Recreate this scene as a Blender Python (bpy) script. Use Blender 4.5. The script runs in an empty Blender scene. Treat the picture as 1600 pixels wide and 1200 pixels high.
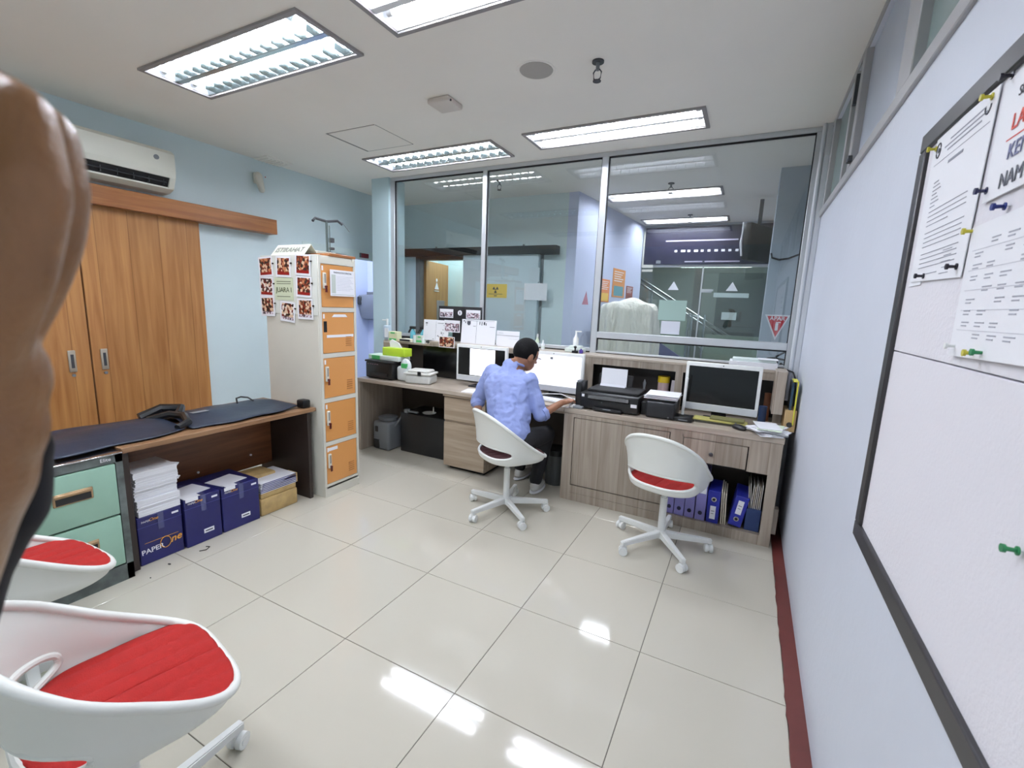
import bpy, bmesh, math, random
from mathutils import Vector, Matrix
random.seed(7)
PI = math.pi
SC = bpy.context.scene
COL = SC.collection

# ---------------- camera, world, exposure ----------------
cd = bpy.data.cameras.new('camera'); cam = bpy.data.objects.new('camera', cd); COL.objects.link(cam)
cd.sensor_width = 36; cd.lens = 709.889 / 1600 * 36; cd.clip_start = 0.01; cd.clip_end = 60
_roll, _pitch, _yaw = -0.03883669, 0.17047729, 0.47263532
_f = Vector((-math.sin(_yaw)*math.cos(_pitch), math.cos(_yaw)*math.cos(_pitch), -math.sin(_pitch)))
_r = Vector((math.cos(_yaw), math.sin(_yaw), 0)); _d = _f.cross(_r)
RIGHT = math.cos(_roll)*_r + math.sin(_roll)*_d
DOWN = -math.sin(_roll)*_r + math.cos(_roll)*_d
CAMLOC = Vector((0.2743527, -2.5139252, 1.5242753))
m = Matrix((RIGHT, -DOWN, -_f)).transposed().to_4x4(); m.translation = CAMLOC
cam.matrix_world = m
cd.dof.use_dof = True; cd.dof.focus_distance = 3.4; cd.dof.aperture_fstop = 7.0
SC.camera = cam
w = bpy.data.worlds.new('world'); SC.world = w; w.use_nodes = True
w.node_tree.nodes['Background'].inputs[0].default_value = (0.80, 0.86, 1.0, 1)
w.node_tree.nodes['Background'].inputs[1].default_value = 0.15
SC.view_settings.view_transform = 'Standard'; SC.view_settings.look = 'None'
SC.view_settings.gamma = 1.0; SC.view_settings.use_curve_mapping = False
SC.view_settings.exposure = 0.0
TUBE = 91.0           # strength of the fluorescent tubes
SC.cycles.use_denoising = True
SC.cycles.max_bounces = 9; SC.cycles.diffuse_bounces = 5; SC.cycles.glossy_bounces = 4
SC.cycles.transparent_max_bounces = 16; SC.cycles.sample_clamp_indirect = 6

# ---------------- materials ----------------
def lin(c):
    return tuple(((v/255)/12.92 if v/255 <= .04045 else ((v/255+.055)/1.055)**2.4) for v in c) + (1,)
MATS = {}
def mat(name, col, rough=.5, metal=0, noise=0, nscale=20, bump=0, bscale=40, stretch=(1,1,1), emit=0, spec=.5, col2=None, coat=0):
    if name in MATS: return MATS[name]
    M = bpy.data.materials.new(name); M.use_nodes = True; nt = M.node_tree; N = nt.nodes; L = nt.links
    b = N['Principled BSDF']; b.inputs['Roughness'].default_value = rough; b.inputs['Metallic'].default_value = metal
    b.inputs['Specular IOR Level'].default_value = spec; b.inputs['Base Color'].default_value = lin(col)
    b.inputs['Coat Weight'].default_value = coat
    if noise or bump or col2:
        tc = N.new('ShaderNodeTexCoord'); mp = N.new('ShaderNodeMapping'); L.new(tc.outputs['Object'], mp.inputs[0])
        mp.inputs['Scale'].default_value = stretch
    if noise or col2:
        n = N.new('ShaderNodeTexNoise'); n.inputs['Scale'].default_value = nscale; n.inputs['Detail'].default_value = 5
        L.new(mp.outputs[0], n.inputs['Vector'])
        r = N.new('ShaderNodeValToRGB'); L.new(n.outputs['Fac'], r.inputs[0])
        c = lin(col)
        c2 = lin(col2) if col2 else tuple(min(1, v*(1-noise)) for v in c[:3]) + (1,)
        c1 = c if col2 else tuple(min(1, v*(1+noise)) for v in c[:3]) + (1,)
        r.color_ramp.elements[0].position = .35; r.color_ramp.elements[0].color = c2
        r.color_ramp.elements[1].position = .65; r.color_ramp.elements[1].color = c1
        L.new(r.outputs[0], b.inputs['Base Color'])
    if bump:
        n2 = N.new('ShaderNodeTexNoise'); n2.inputs['Scale'].default_value = bscale; n2.inputs['Detail'].default_value = 4
        L.new(mp.outputs[0], n2.inputs['Vector'])
        bp = N.new('ShaderNodeBump'); bp.inputs['Strength'].default_value = bump; bp.inputs['Distance'].default_value = .01
        L.new(n2.outputs['Fac'], bp.inputs['Height']); L.new(bp.outputs[0], b.inputs['Normal'])
    if emit:
        b.inputs['Emission Color'].default_value = lin(col); b.inputs['Emission Strength'].default_value = emit
    MATS[name] = M; return M

def wood(name, c1, c2, vertical=True, seam=0.0, axis='x', rough=.4, grain=1.0, seamcol=.75):
    """laminate printed with boards: grain noise stretched along the boards, plus board tones"""
    if name in MATS: return MATS[name]
    M = bpy.data.materials.new(name); M.use_nodes = True; nt = M.node_tree; N = nt.nodes; L = nt.links
    b = N['Principled BSDF']; b.inputs['Roughness'].default_value = rough
    tc = N.new('ShaderNodeNewGeometry')
    mp = N.new('ShaderNodeMapping'); L.new(tc.outputs['Position'], mp.inputs[0])
    mp.inputs['Scale'].default_value = (14, 14, .8) if vertical else ((.8, 14, 14) if axis == 'x' else (14, .8, 14))
    n = N.new('ShaderNodeTexNoise'); n.inputs['Scale'].default_value = 2.2*grain; n.inputs['Detail'].default_value = 6; n.inputs['Distortion'].default_value = .6
    L.new(mp.outputs[0], n.inputs['Vector'])
    r = N.new('ShaderNodeValToRGB'); L.new(n.outputs['Fac'], r.inputs[0])
    r.color_ramp.elements[0].position = .3; r.color_ramp.elements[0].color = lin(c2)
    r.color_ramp.elements[1].position = .7; r.color_ramp.elements[1].color = lin(c1)
    out = r.outputs[0]
    if seam:
        sp = N.new('ShaderNodeSeparateXYZ'); L.new(tc.outputs['Position'], sp.inputs[0])
        src = sp.outputs['XYZ'.index(axis.upper())]
        d = N.new('ShaderNodeMath'); d.operation = 'DIVIDE'; L.new(src, d.inputs[0]); d.inputs[1].default_value = seam
        fl = N.new('ShaderNodeMath'); fl.operation = 'FLOOR'; L.new(d.outputs[0], fl.inputs[0])
        wn = N.new('ShaderNodeTexWhiteNoise'); wn.noise_dimensions = '1D'; L.new(fl.outputs[0], wn.inputs['W'])
        mr = N.new('ShaderNodeMapRange'); L.new(wn.outputs['Value'], mr.inputs[0]); mr.inputs[3].default_value = seamcol; mr.inputs[4].default_value = 1.1
        mx = N.new('ShaderNodeMixRGB'); mx.blend_type = 'MULTIPLY'; mx.inputs[0].default_value = 1
        L.new(out, mx.inputs[1]); L.new(mr.outputs[0], mx.inputs[2]); out = mx.outputs[0]
        fr = N.new('ShaderNodeMath'); fr.operation = 'FRACT'; L.new(d.outputs[0], fr.inputs[0])
        lt = N.new('ShaderNodeMath'); lt.operation = 'LESS_THAN'; L.new(fr.outputs[0], lt.inputs[0]); lt.inputs[1].default_value = .03
        mx2 = N.new('ShaderNodeMixRGB'); mx2.blend_type = 'MULTIPLY'; L.new(lt.outputs[0], mx2.inputs[0]); L.new(out, mx2.inputs[1])
        mx2.inputs[2].default_value = (.72, .68, .64, 1); out = mx2.outputs[0]
    L.new(out, b.inputs['Base Color']); MATS[name] = M; return M

def glass(name, tint=(.96, .98, .975), refl=.08, rough=0.0):
    if name in MATS: return MATS[name]
    M = bpy.data.materials.new(name); M.use_nodes = True; nt = M.node_tree; N = nt.nodes; L = nt.links
    N.remove(N['Principled BSDF']); out = N['Material Output']
    t = N.new('ShaderNodeBsdfTransparent'); t.inputs[0].default_value = (*tint, 1)
    g = N.new('ShaderNodeBsdfGlossy'); g.inputs['Roughness'].default_value = rough
    lw = N.new('ShaderNodeLayerWeight'); lw.inputs['Blend'].default_value = .5
    pw = N.new('ShaderNodeMath'); pw.operation = 'POWER'; L.new(lw.outputs['Facing'], pw.inputs[0]); pw.inputs[1].default_value = 5
    ma = N.new('ShaderNodeMath'); ma.operation = 'MULTIPLY_ADD'; L.new(pw.outputs[0], ma.inputs[0]); ma.inputs[1].default_value = 1-refl; ma.inputs[2].default_value = refl
    mx = N.new('ShaderNodeMixShader'); L.new(ma.outputs[0], mx.inputs[0]); L.new(t.outputs[0], mx.inputs[1]); L.new(g.outputs[0], mx.inputs[2])
    L.new(mx.outputs[0], out.inputs[0]); MATS[name] = M; return M

# ---------------- geometry helpers ----------------
class B:
    def __init__(s): s.bm = bmesh.new()
    def box(s, x0, x1, y0, y1, z0, z1, bev=0, seg=1, rot=None, piv=None):
        r = bmesh.ops.create_cube(s.bm, size=1)['verts']
        bmesh.ops.scale(s.bm, vec=(x1-x0, y1-y0, z1-z0), verts=r)
        bmesh.ops.translate(s.bm, vec=((x0+x1)/2, (y0+y1)/2, (z0+z1)/2), verts=r)
        if bev:
            es = list({e for v in r for e in v.link_edges})
            g = bmesh.ops.bevel(s.bm, geom=es, offset=bev, segments=seg, affect='EDGES', profile=.5)
            r = list({v for f in g['faces'] for v in f.verts} | {v for v in r if v.is_valid})
        if rot is not None:
            bmesh.ops.rotate(s.bm, cent=piv or ((x0+x1)/2, (y0+y1)/2, (z0+z1)/2), matrix=rot, verts=r)
        return s
    def cyl(s, p, q, r1, r2=None, seg=16, caps=True):
        p, q = Vector(p), Vector(q); r2 = r1 if r2 is None else r2; d = q-p
        g = bmesh.ops.create_cone(s.bm, cap_ends=caps, segments=seg, radius1=r1, radius2=r2, depth=d.length)['verts']
        M = Matrix.Translation((p+q)/2) @ d.to_track_quat('Z', 'Y').to_matrix().to_4x4()
        bmesh.ops.transform(s.bm, matrix=M, verts=g); return s
    def sph(s, c, r, u=16, v=10, rot=None):
        g = bmesh.ops.create_uvsphere(s.bm, u_segments=u, v_segments=v, radius=1)['verts']
        r = (r, r, r) if isinstance(r, (int, float)) else r
        M = Matrix.Translation(c) @ (rot.to_4x4() if rot else Matrix()) @ Matrix.Diagonal((*r, 1))
        bmesh.ops.transform(s.bm, matrix=M, verts=g); return s
    def cap(s, p, q, r1, r2, n=14):
        s.cyl(p, q, r1, r2, n); s.sph(p, r1, n, 8); s.sph(q, r2, n, 8); return s
    def poly(s, pts):
        s.bm.faces.new([s.bm.verts.new(p) for p in pts]); return s
    def prism(s, pts, d):
        """polygon pts (3D) extruded by vector d"""
        d = Vector(d); a = [s.bm.verts.new(p) for p in pts]; b = [s.bm.verts.new(Vector(p)+d) for p in pts]
        s.bm.faces.new(a); s.bm.faces.new(b[::-1]); n = len(pts)
        for i in range(n): s.bm.faces.new([a[i], b[i], b[(i+1) % n], a[(i+1) % n]])
        return s
    def tube(s, pts, r, seg=8, closed=False):
        pts = [Vector(p) for p in pts]; n = len(pts); rings = []
        up = Vector((0, 0, 1))
        for i, p in enumerate(pts):
            a = pts[(i-1) % n] if (closed or i) else p; c = pts[(i+1) % n] if (closed or i < n-1) else p
            t = (c-a).normalized()
            u = t.cross(up)
            if u.length < .05: u = t.cross(Vector((0, 1, 0)))
            u.normalize(); v = t.cross(u)
            rr = r[i] if isinstance(r, (list, tuple)) else r
            rings.append([s.bm.verts.new(p + rr*(math.cos(2*PI*k/seg)*u + math.sin(2*PI*k/seg)*v)) for k in range(seg)])
        for i in range(n if closed else n-1):
            A, Bq = rings[i], rings[(i+1) % n]
            for k in range(seg): s.bm.faces.new([A[k], A[(k+1) % seg], Bq[(k+1) % seg], Bq[k]])
        if not closed: s.bm.faces.new(rings[0][::-1]); s.bm.faces.new(rings[-1])
        return s
    def lathe(s, prof, c=(0, 0, 0), seg=20):
        rings = []
        for r, z in prof:
            rings.append([s.bm.verts.new((c[0]+r*math.cos(2*PI*k/seg), c[1]+r*math.sin(2*PI*k/seg), c[2]+z)) for k in range(seg)])
        for A, Bq in zip(rings, rings[1:]):
            for k in range(seg): s.bm.faces.new([A[k], A[(k+1) % seg], Bq[(k+1) % seg], Bq[k]])
        s.bm.faces.new(rings[0][::-1]); s.bm.faces.new(rings[-1]); return s

def smooth_by_angle(me, ang=40):
    for p in me.polygons: p.use_smooth = True
    try: me.set_sharp_from_angle(angle=math.radians(ang))
    except Exception: pass

def RM(o):
    return Matrix.Translation(o.location) @ Matrix.Rotation(o.rotation_euler.z, 4, 'Z')
def tag(o, label=None, cat=None, group=None, kind=None):
    if label: o['label'] = label
    if cat: o['category'] = cat
    if group: o['group'] = group
    if kind: o['kind'] = kind
    return o
def thing(name, label, cat, loc=(0, 0, 0), rz=0, group=None):
    o = bpy.data.objects.new(name, None); COL.objects.link(o); o.location = loc; o.rotation_euler = (0, 0, rz); o.empty_display_size = .1
    return tag(o, label, cat, group)
def part(name, b, material, parent=None, local=False, smooth=True, label=None, kind=None):
    """mesh object; b given in world coordinates unless local (parent chain: root Empty, or a part with its origin at the root)"""
    bm = b.bm
    bmesh.ops.recalc_face_normals(bm, faces=bm.faces)
    me = bpy.data.meshes.new(name)
    root = parent
    if parent is not None and not local:
        M = Matrix()
        chain = []
        q = parent
        while q is not None: chain.append(q); q = q.parent
        for q in reversed(chain): M = M @ RM(q)
        bmesh.ops.transform(bm, matrix=M.inverted(), verts=bm.verts)
    bm.to_mesh(me); bm.free()
    if smooth: smooth_by_angle(me)
    me.materials.append(material)
    o = bpy.data.objects.new(name, me); COL.objects.link(o)
    if parent is not None: o.parent = parent
    return tag(o, label, None, None, kind)
def one(name, b, material, label, cat, group=None, smooth=True):
    """a thing that is one mesh, its origin at its base"""
    vs = b.bm.verts; lo = [min(v.co[i] for v in vs) for i in range(3)]; hi = [max(v.co[i] for v in vs) for i in range(3)]
    c = Vector(((lo[0]+hi[0])/2, (lo[1]+hi[1])/2, lo[2])); bmesh.ops.translate(b.bm, vec=-c, verts=vs)
    o = part(name, b, material, None, smooth=smooth); o.location = c
    return tag(o, label, cat, group)
def struct(name, b, material, parent=None, smooth=False, label=None):
    o = part(name, b, material, parent, smooth=smooth)
    o['kind'] = 'structure'
    if label: o['label'] = label
    return o
def dup(root, loc, rz, label=None, group=None):
    r = root.copy(); COL.objects.link(r); r.location = loc; r.rotation_euler = (0, 0, rz)
    if label: r['label'] = label
    if group: r['group'] = group
    for ch in list(root.children):
        c = ch.copy(); COL.objects.link(c); c.parent = r
        for g in list(ch.children):
            d = g.copy(); COL.objects.link(d); d.parent = c
    return r
def text(name, body, size, loc, rot, material, parent, extrude=.0004, shear=0, align='CENTER', bold=0, sx=1):
    cu = bpy.data.curves.new(name, 'FONT'); cu.body = body; cu.size = size; cu.extrude = extrude; cu.shear = shear; cu.offset = bold
    cu.align_x = align; cu.align_y = 'CENTER'; cu.resolution_u = 3; cu.materials.append(material)
    tmp = bpy.data.objects.new(name, cu); COL.objects.link(tmp)
    me = bpy.data.meshes.new_from_object(tmp.evaluated_get(bpy.context.evaluated_depsgraph_get())); me.name = name
    bpy.data.objects.remove(tmp)
    o = bpy.data.objects.new(name, me); COL.objects.link(o)
    M = Matrix.Translation(loc) @ rot.to_4x4() @ Matrix.Diagonal((sx, 1, 1, 1))
    if parent is not None:
        Q = Matrix(); chain = []; q = parent
        while q is not None: chain.append(q); q = q.parent
        for q in reversed(chain): Q = Q @ RM(q)
        M = Q.inverted() @ M; o.parent = parent
    o.matrix_local = M
    return o
def face(right, up):
    r = Vector(right).normalized(); u = Vector(up).normalized(); n = r.cross(u)
    return Matrix((r, u, n)).transposed()
FY = face((1, 0, 0), (0, 0, 1))       # faces -Y (towards the camera side)
FXP = face((0, 1, 0), (0, 0, 1))      # faces +X
FXN = face((0, -1, 0), (0, 0, 1))     # faces -X
FUP = face((1, 0, 0), (0, 1, 0))

def remesh(o, voxel, smooth_it=4):
    r = o.modifiers.new('remesh', 'REMESH'); r.mode = 'VOXEL'; r.voxel_size = voxel; r.use_smooth_shade = True
    s = o.modifiers.new('smooth', 'SMOOTH'); s.iterations = smooth_it; s.factor = .6

# palette
M_white = mat('white_plastic', (232, 234, 232), .35)
M_whitem = mat('white_painted_steel', (226, 228, 226), .35)
M_cream = mat('cream_painted_steel', (214, 212, 200), .4, noise=.03, nscale=3)
M_black = mat('black_plastic', (20, 21, 23), .35)
M_blackm = mat('matt_black', (24, 24, 26), .7)
M_dgrey = mat('dark_grey_plastic', (62, 64, 68), .5)
M_grey = mat('grey_plastic', (120, 124, 128), .5)
M_paper = mat('white_paper', (236, 237, 242), .7)
M_paper2 = mat('greenish_paper', (214, 226, 222), .7)
M_ink = mat('printed_ink', (70, 72, 80), .7)
M_inkr = mat('red_ink', (205, 60, 50), .7)
M_alu = mat('aluminium_frame', (196, 200, 204), .35, metal=.3)
M_chrome = mat('chrome', (200, 200, 205), .15, metal=1)
M_gold = mat('brass', (176, 146, 112), .3, metal=.6)
M_scr = mat('black_screen', (10, 11, 12), .12)
M_desk = wood('desk_laminate', (178, 166, 152), (148, 135, 121), True, .16, 'x', .4, seamcol=.86)
M_deskt = wood('desk_top_laminate', (190, 178, 164), (160, 147, 132), False, 0, 'x', .3)
M_deskl = wood('drawer_laminate', (176, 160, 140), (150, 133, 113), False, 0, 'x', .4)
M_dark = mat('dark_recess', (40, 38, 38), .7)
M_wall = mat('pale_blue_wall_paint', (214, 230, 234), .55, noise=.02, nscale=2)
M_wallr = mat('lilac_blue_wall_paint', (209, 214, 225), .5, noise=.02, nscale=2, bump=.12, bscale=30)
M_walld = mat('grey_blue_wall_paint', (214, 230, 233), .55, noise=.03, nscale=2)
M_wallb = mat('lilac_wall_paint', (206, 214, 240), .5)
M_ceil = mat('ceiling_paint', (243, 240, 233), .7, noise=.015, nscale=1.5)
M_door = wood('door_veneer', (196, 142, 86), (164, 108, 60), True, .21, 'y', .35, .8, seamcol=.86)
M_head = wood('header_veneer', (176, 116, 66), (140, 86, 46), False, 0, 'y', .35)
# ---------------- setting ----------------
XL, XR, ZC, YG, YB, YE = -4.15, 0.635, 2.83, 1.50, 2.65, 5.0
# floor: tiles as pieces over a grout bed
fl = struct('floor', B().box(-6.4, 2.0, -4.6, 8.5, -.06, -.003), mat('floor_grout', (96, 92, 86), .8))
tileM = mat('glossy_porcelain', (193, 188, 174), .07, noise=.012, nscale=1.3, spec=.5)
tm = {}; GAP = .0014
for j in range(-7, 4):
    for i in range(-8, 1):
        wid = .5972 if i < 0 else .571
        k = wid
        if k not in tm:
            b = B().box(.0, wid, 0, .5972, -.008, 0); me = bpy.data.meshes.new('floor_tile')
            bmesh.ops.bevel(b.bm, geom=[e for e in b.bm.edges if all(v.co.z > -.001 for v in e.verts)], offset=.0012, segments=1, affect='EDGES')
            b.bm.to_mesh(me); b.bm.free(); me.materials.append(tileM); tm[k] = me
        o = bpy.data.objects.new('tile', tm[k]); COL.objects.link(o); o.parent = fl
        o.location = (i*.6+.0014, j*.6+.0014, (i*7+j*13) % 5*.00004)
struct('lobby_floor', B().box(-6.4, 2.0, 2.41, 8.5, -.01, 0), tileM)
# skirting with a ragged painted edge
pts = []; y = -4.4
random.seed(3)
while y < 1.5: pts.append((.572 + random.uniform(-.004, .004), y, 0)); y += .05
b = B(); b.prism([(p[0], p[1], -.003) for p in pts] + [(.640, 1.5, -.003), (.640, -4.4, -.003)], (0, 0, .010))
struct('baseboard_right', b, mat('oxblood_painted_skirting', (92, 40, 34), .45, noise=.12, nscale=9), label=None)

# light positions: (x0,x1,y0,y1, kind, suspended)
LIGHTS = [(-3.10, -1.75, -.90, -.52, 'mirror'), (-3.10, -1.75, .88, 1.26, 'mirror'), (-1.42, -.15, .86, 1.18, 'white'), (-1.42, -.15, -.92, -.58, 'white'),
          (-3.10, -1.75, -2.68, -2.30, 'mirror'), (-1.42, -.15, -2.68, -2.30, 'white'), (-1.38, -.15, 2.90, 3.22, 'white'), (-1.28, -.15, 4.50, 4.80, 'white')]
xs = sorted({-6.4, 2.0, *[l[0] for l in LIGHTS], *[l[1] for l in LIGHTS]}); ys = sorted({-4.6, 8.5, *[l[2] for l in LIGHTS], *[l[3] for l in LIGHTS]})
b = B()
for x0, x1 in zip(xs, xs[1:]):
    for y0, y1 in zip(ys, ys[1:]):
        if any(l[0]-.001 <= x0 and x1 <= l[1]+.001 and l[2]-.001 <= y0 and y1 <= l[3]+.001 for l in LIGHTS): continue
        b.poly([(x0, y0, ZC), (x0, y1, ZC), (x1, y1, ZC), (x1, y0, ZC)])
bmesh.ops.remove_doubles(b.bm, verts=b.bm.verts, dist=1e-5)
struct('ceiling', b, M_ceil)
struct('ceiling_slab', B().box(-6.4, 2, -4.6, 8.5, 3.06, 3.1), M_dark)

# left wall with an opening y 1.0..2.5 below z 2.12
b = B().box(XL-.12, XL, -4.4, 1.0, 0, ZC).box(XL-.12, XL, 1.0, 2.5, 2.12, ZC).box(XL-.12, XL, 2.5, YB, 0, ZC)
struct('wall_left', b, M_wall)
struct('wall_front', B().box(XL, XR, -4.5, -4.4, 0, ZC), M_wall)
b = B().box(XR, XR+.12, -4.4, 8.4, 0, 2.24); struct('wall_right', b, M_wallr)
struct('wall_right_head', B().box(XR, XR+.12, -4.4, 8.4, 2.80, ZC), M_wallr)
# passage room beyond the left opening
struct('wall_passage', B().box(-5.6, -5.5, .2, 4.2, 0, ZC), M_wallb)
struct('wall_passage_side', B().box(-5.5, XL-.12, 3.3, 3.4, 0, ZC).box(-5.5, XL-.12, .1, .2, 0, ZC), M_wallb)
b = B().box(XL-.02, XL+.015, .98, 2.52, 2.02, 2.13, .004); struct('door_frame_head', b, mat('pale_painted_lintel', (216, 232, 232), .5))
# back wall of the area behind the glass, with a doorway
b = B().box(XL, -3.88, YB, YB+.12, 0, ZC).box(-3.13, -1.72, YB, YB+.12, 0, ZC).box(-3.88, -3.13, YB, YB+.12, 2.11, ZC)
struct('wall_back', b, M_walld)
struct('wall_corridor', B().prism([(-1.72, YB, 0), (-1.60, YB, 0), (-1.34, YE, 0), (-1.46, YE, 0)], (0, 0, ZC)), M_wallb)
struct('wall_lobby_left', B().box(-2.3, -2.2, YE, 8.3, 0, ZC).box(-2.3, -1.4, YE-.1, YE, 0, ZC), MATS['lobby_wall'] if 'lobby_wall' in MATS else mat('lobby_wall', (120, 128, 122), .6))
b = B().box(-3.93, -3.86, YB-.02, YB+.14, 0, 2.15, .003).box(-3.15, -3.12, YB-.004, YB+.14, 0, 2.15, .003).box(-3.93, -3.12, YB-.01, YB+.14, 2.10, 2.15, .003)
struct('trim_1', b, mat('dark_door_frame', (70, 62, 58), .5))
struct('wall_toilet', B().box(-4.27, -2.9, 3.6, 3.68, 0, ZC).box(-3.05, -2.95, YB+.12, 3.6, 0, ZC).box(-4.35, -4.27, YB+.12, 3.68, 0, ZC), mat('pale_green_tile', (205, 226, 224), .4))
# open wooden door
t = thing('door_2', None, None, (-3.86, 2.72, 0), math.radians(101)); t['kind'] = 'structure'; t['label'] = 'open wooden door leaf behind the glass with vision panel'
Mdb = wood('door_brown_laminate', (176, 130, 72), (150, 106, 54), True, 0, 'y')
part('door_leaf', B().box(0, .74, -.04, 0, .01, 2.10, .003), Mdb, t, True)
part('vision_panel', B().box(.34, .60, -.048, .008, 1.15, 1.56, .004), M_grey, t, True)
part('toilet_symbol', B().prism([(.25, -.046, 1.72), (.39, -.046, 1.72), (.32, -.046, 1.82)], (0, -.003, 0)).box(.24, .40, -.048, -.043, 1.69, 1.70).sph((.32, -.047, 1.85), (.025, .004, .025)), M_paper, t, True)

# sliding wall panel with rail behind the glass
t = thing('sliding_lead_door', 'large grey-blue sliding door panel hanging behind the glass from a dark rail', 'door', (-2.6, YB-.08, 0))
part('door_panel', B().box(-3.1, -2.03, YB-.09, YB-.04, .02, 2.16, .004), mat('door_grey_blue', (196, 212, 218), .45), t)
t2 = thing('door_track_cover', 'long black track cover above the sliding panel behind the glass', 'rail', (-2.9, YB-.06, 2.14))
part('track_box', B().box(-4.12, -1.80, YB-.13, YB, 2.14, 2.235, .004), M_blackm, t2)
part('mounting_screw', B().cyl((-3.55, YB-.06, 2.235), (-3.55, YB-.06, 2.26), .012).cyl((-2.25, YB-.06, 2.235), (-2.25, YB-.06, 2.26), .012), M_grey, t2)

# end of the corridor: signboard wall and glass, lobby with stairs
struct('wall_end', B().box(-1.4, XR, YE+.005, YE+.1, 2.72, ZC), mat('pale_wall', (196, 204, 214), .5))
struct('wall_lobby', B().box(-2.3, XR, 8.2, 8.3, 0, ZC), mat('lobby_wall', (120, 128, 122), .6))
struct('column', B().box(.375, XR, 2.41, 2.80, 0, ZC), mat('column_paint', (170, 182, 194), .5, noise=.04, nscale=3))

# partition
b = B().box(-3.57, -3.33, 1.44, 1.70, 0, ZC); struct('pillar', b, mat('pillar_paint', (190, 212, 218), .5))
wf = struct('window_1', B().box(-3.33, XR, YG-.03, YG+.03, 2.795, ZC, .003), M_alu)
def wpart(n, b, mt=M_alu, label=None): return part(n, b, mt, wf, label=label)
for x0, x1, z0 in ((-3.335, -3.275, 1.0), (-2.165, -2.12, 1.0), (-.985, -.93, 1.0), (.545, .60, .9)):
    wpart('mullion', B().box(x0, x1, YG-.03, YG+.03, z0, 2.795, .003))
wpart('sill_rail', B().box(-3.275, -.985, YG-.03, YG+.03, 1.145, 1.175, .003))
wpart('sill_rail', B().box(-.93, .545, YG-.03, YG+.03, 1.14, 1.155, .002))
wpart('transom', B().box(-.93, .545, YG-.035, YG+.035, 1.27, 1.325, .003))
Mgl = glass('partition_glass')
for x0, x1, z0, z1 in ((-3.275, -2.165, 1.175, 2.795), (-2.12, -.985, 1.175, 2.795), (-.93, .545, 1.325, 2.795), (-.93, .545, 1.155, 1.27)):
    wpart('pane', B().box(x0, x1, YG-.003, YG+.003, z0, z1), Mgl)
    g = M_blackm
    wpart('gasket', B().box(x0, x1, YG-.018, YG-.004, z1-.012, z1).box(x0, x0+.008, YG-.018, YG-.004, z0, z1).box(x1-.006, x1, YG-.018, YG-.004, z0, z1), g)
struct('trim_2', B().box(.60, XR, 1.42, 1.56, .0, ZC, .004).cyl((.585, 1.43, .9), (.585, 1.43, 2.85), .014), mat('white_conduit', (206, 210, 216), .4))
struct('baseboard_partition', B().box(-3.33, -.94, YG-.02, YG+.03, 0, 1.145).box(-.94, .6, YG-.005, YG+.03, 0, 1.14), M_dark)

# clerestory strip in the right wall
w2 = struct('window_2', B().box(XR-.012, XR+.06, -4.4, YG-.08, 2.215, 2.265, .003), mat('grey_window_frame', (168, 168, 170), .45))
Mfr = MATS['grey_window_frame']
w2p = lambda n, b, m=Mfr: part(n, b, m, w2)
w2p('top_rail', B().box(XR-.008, XR+.06, -4.4, YG-.08, 2.80, ZC-.001, .002))
for y0, y1 in ((1.28, 1.34), (.62, .67), (.38, .46), (-.60, -.44), (-1.5, -1.42), (-2.5, -2.42), (-3.5, -3.42)):
    w2p('mullion', B().box(XR-.01, XR+.06, y0, y1, 2.265, 2.80, .003))
for y0, y1, c in ((.67, 1.28, 0), (1.34, 1.42, 0), (.46, .62, 0), (-.44, .38, 1), (-1.42, -.60, 0), (-2.42, -1.5, 1), (-3.42, -2.5, 0)):
    w2p('pane', B().box(XR+.02, XR+.03, y0, y1, 2.265, 2.80), mat('frosted_film', (182, 190, 204), .35) if c else mat('greenish_pane', (138, 156, 154), .2))
w2p('latch', B().box(XR-.03, XR-.01, .30, .34, 2.27, 2.30, .003).box(XR-.02, XR, .50, .53, 2.6, 2.74), M_dgrey)

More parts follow.
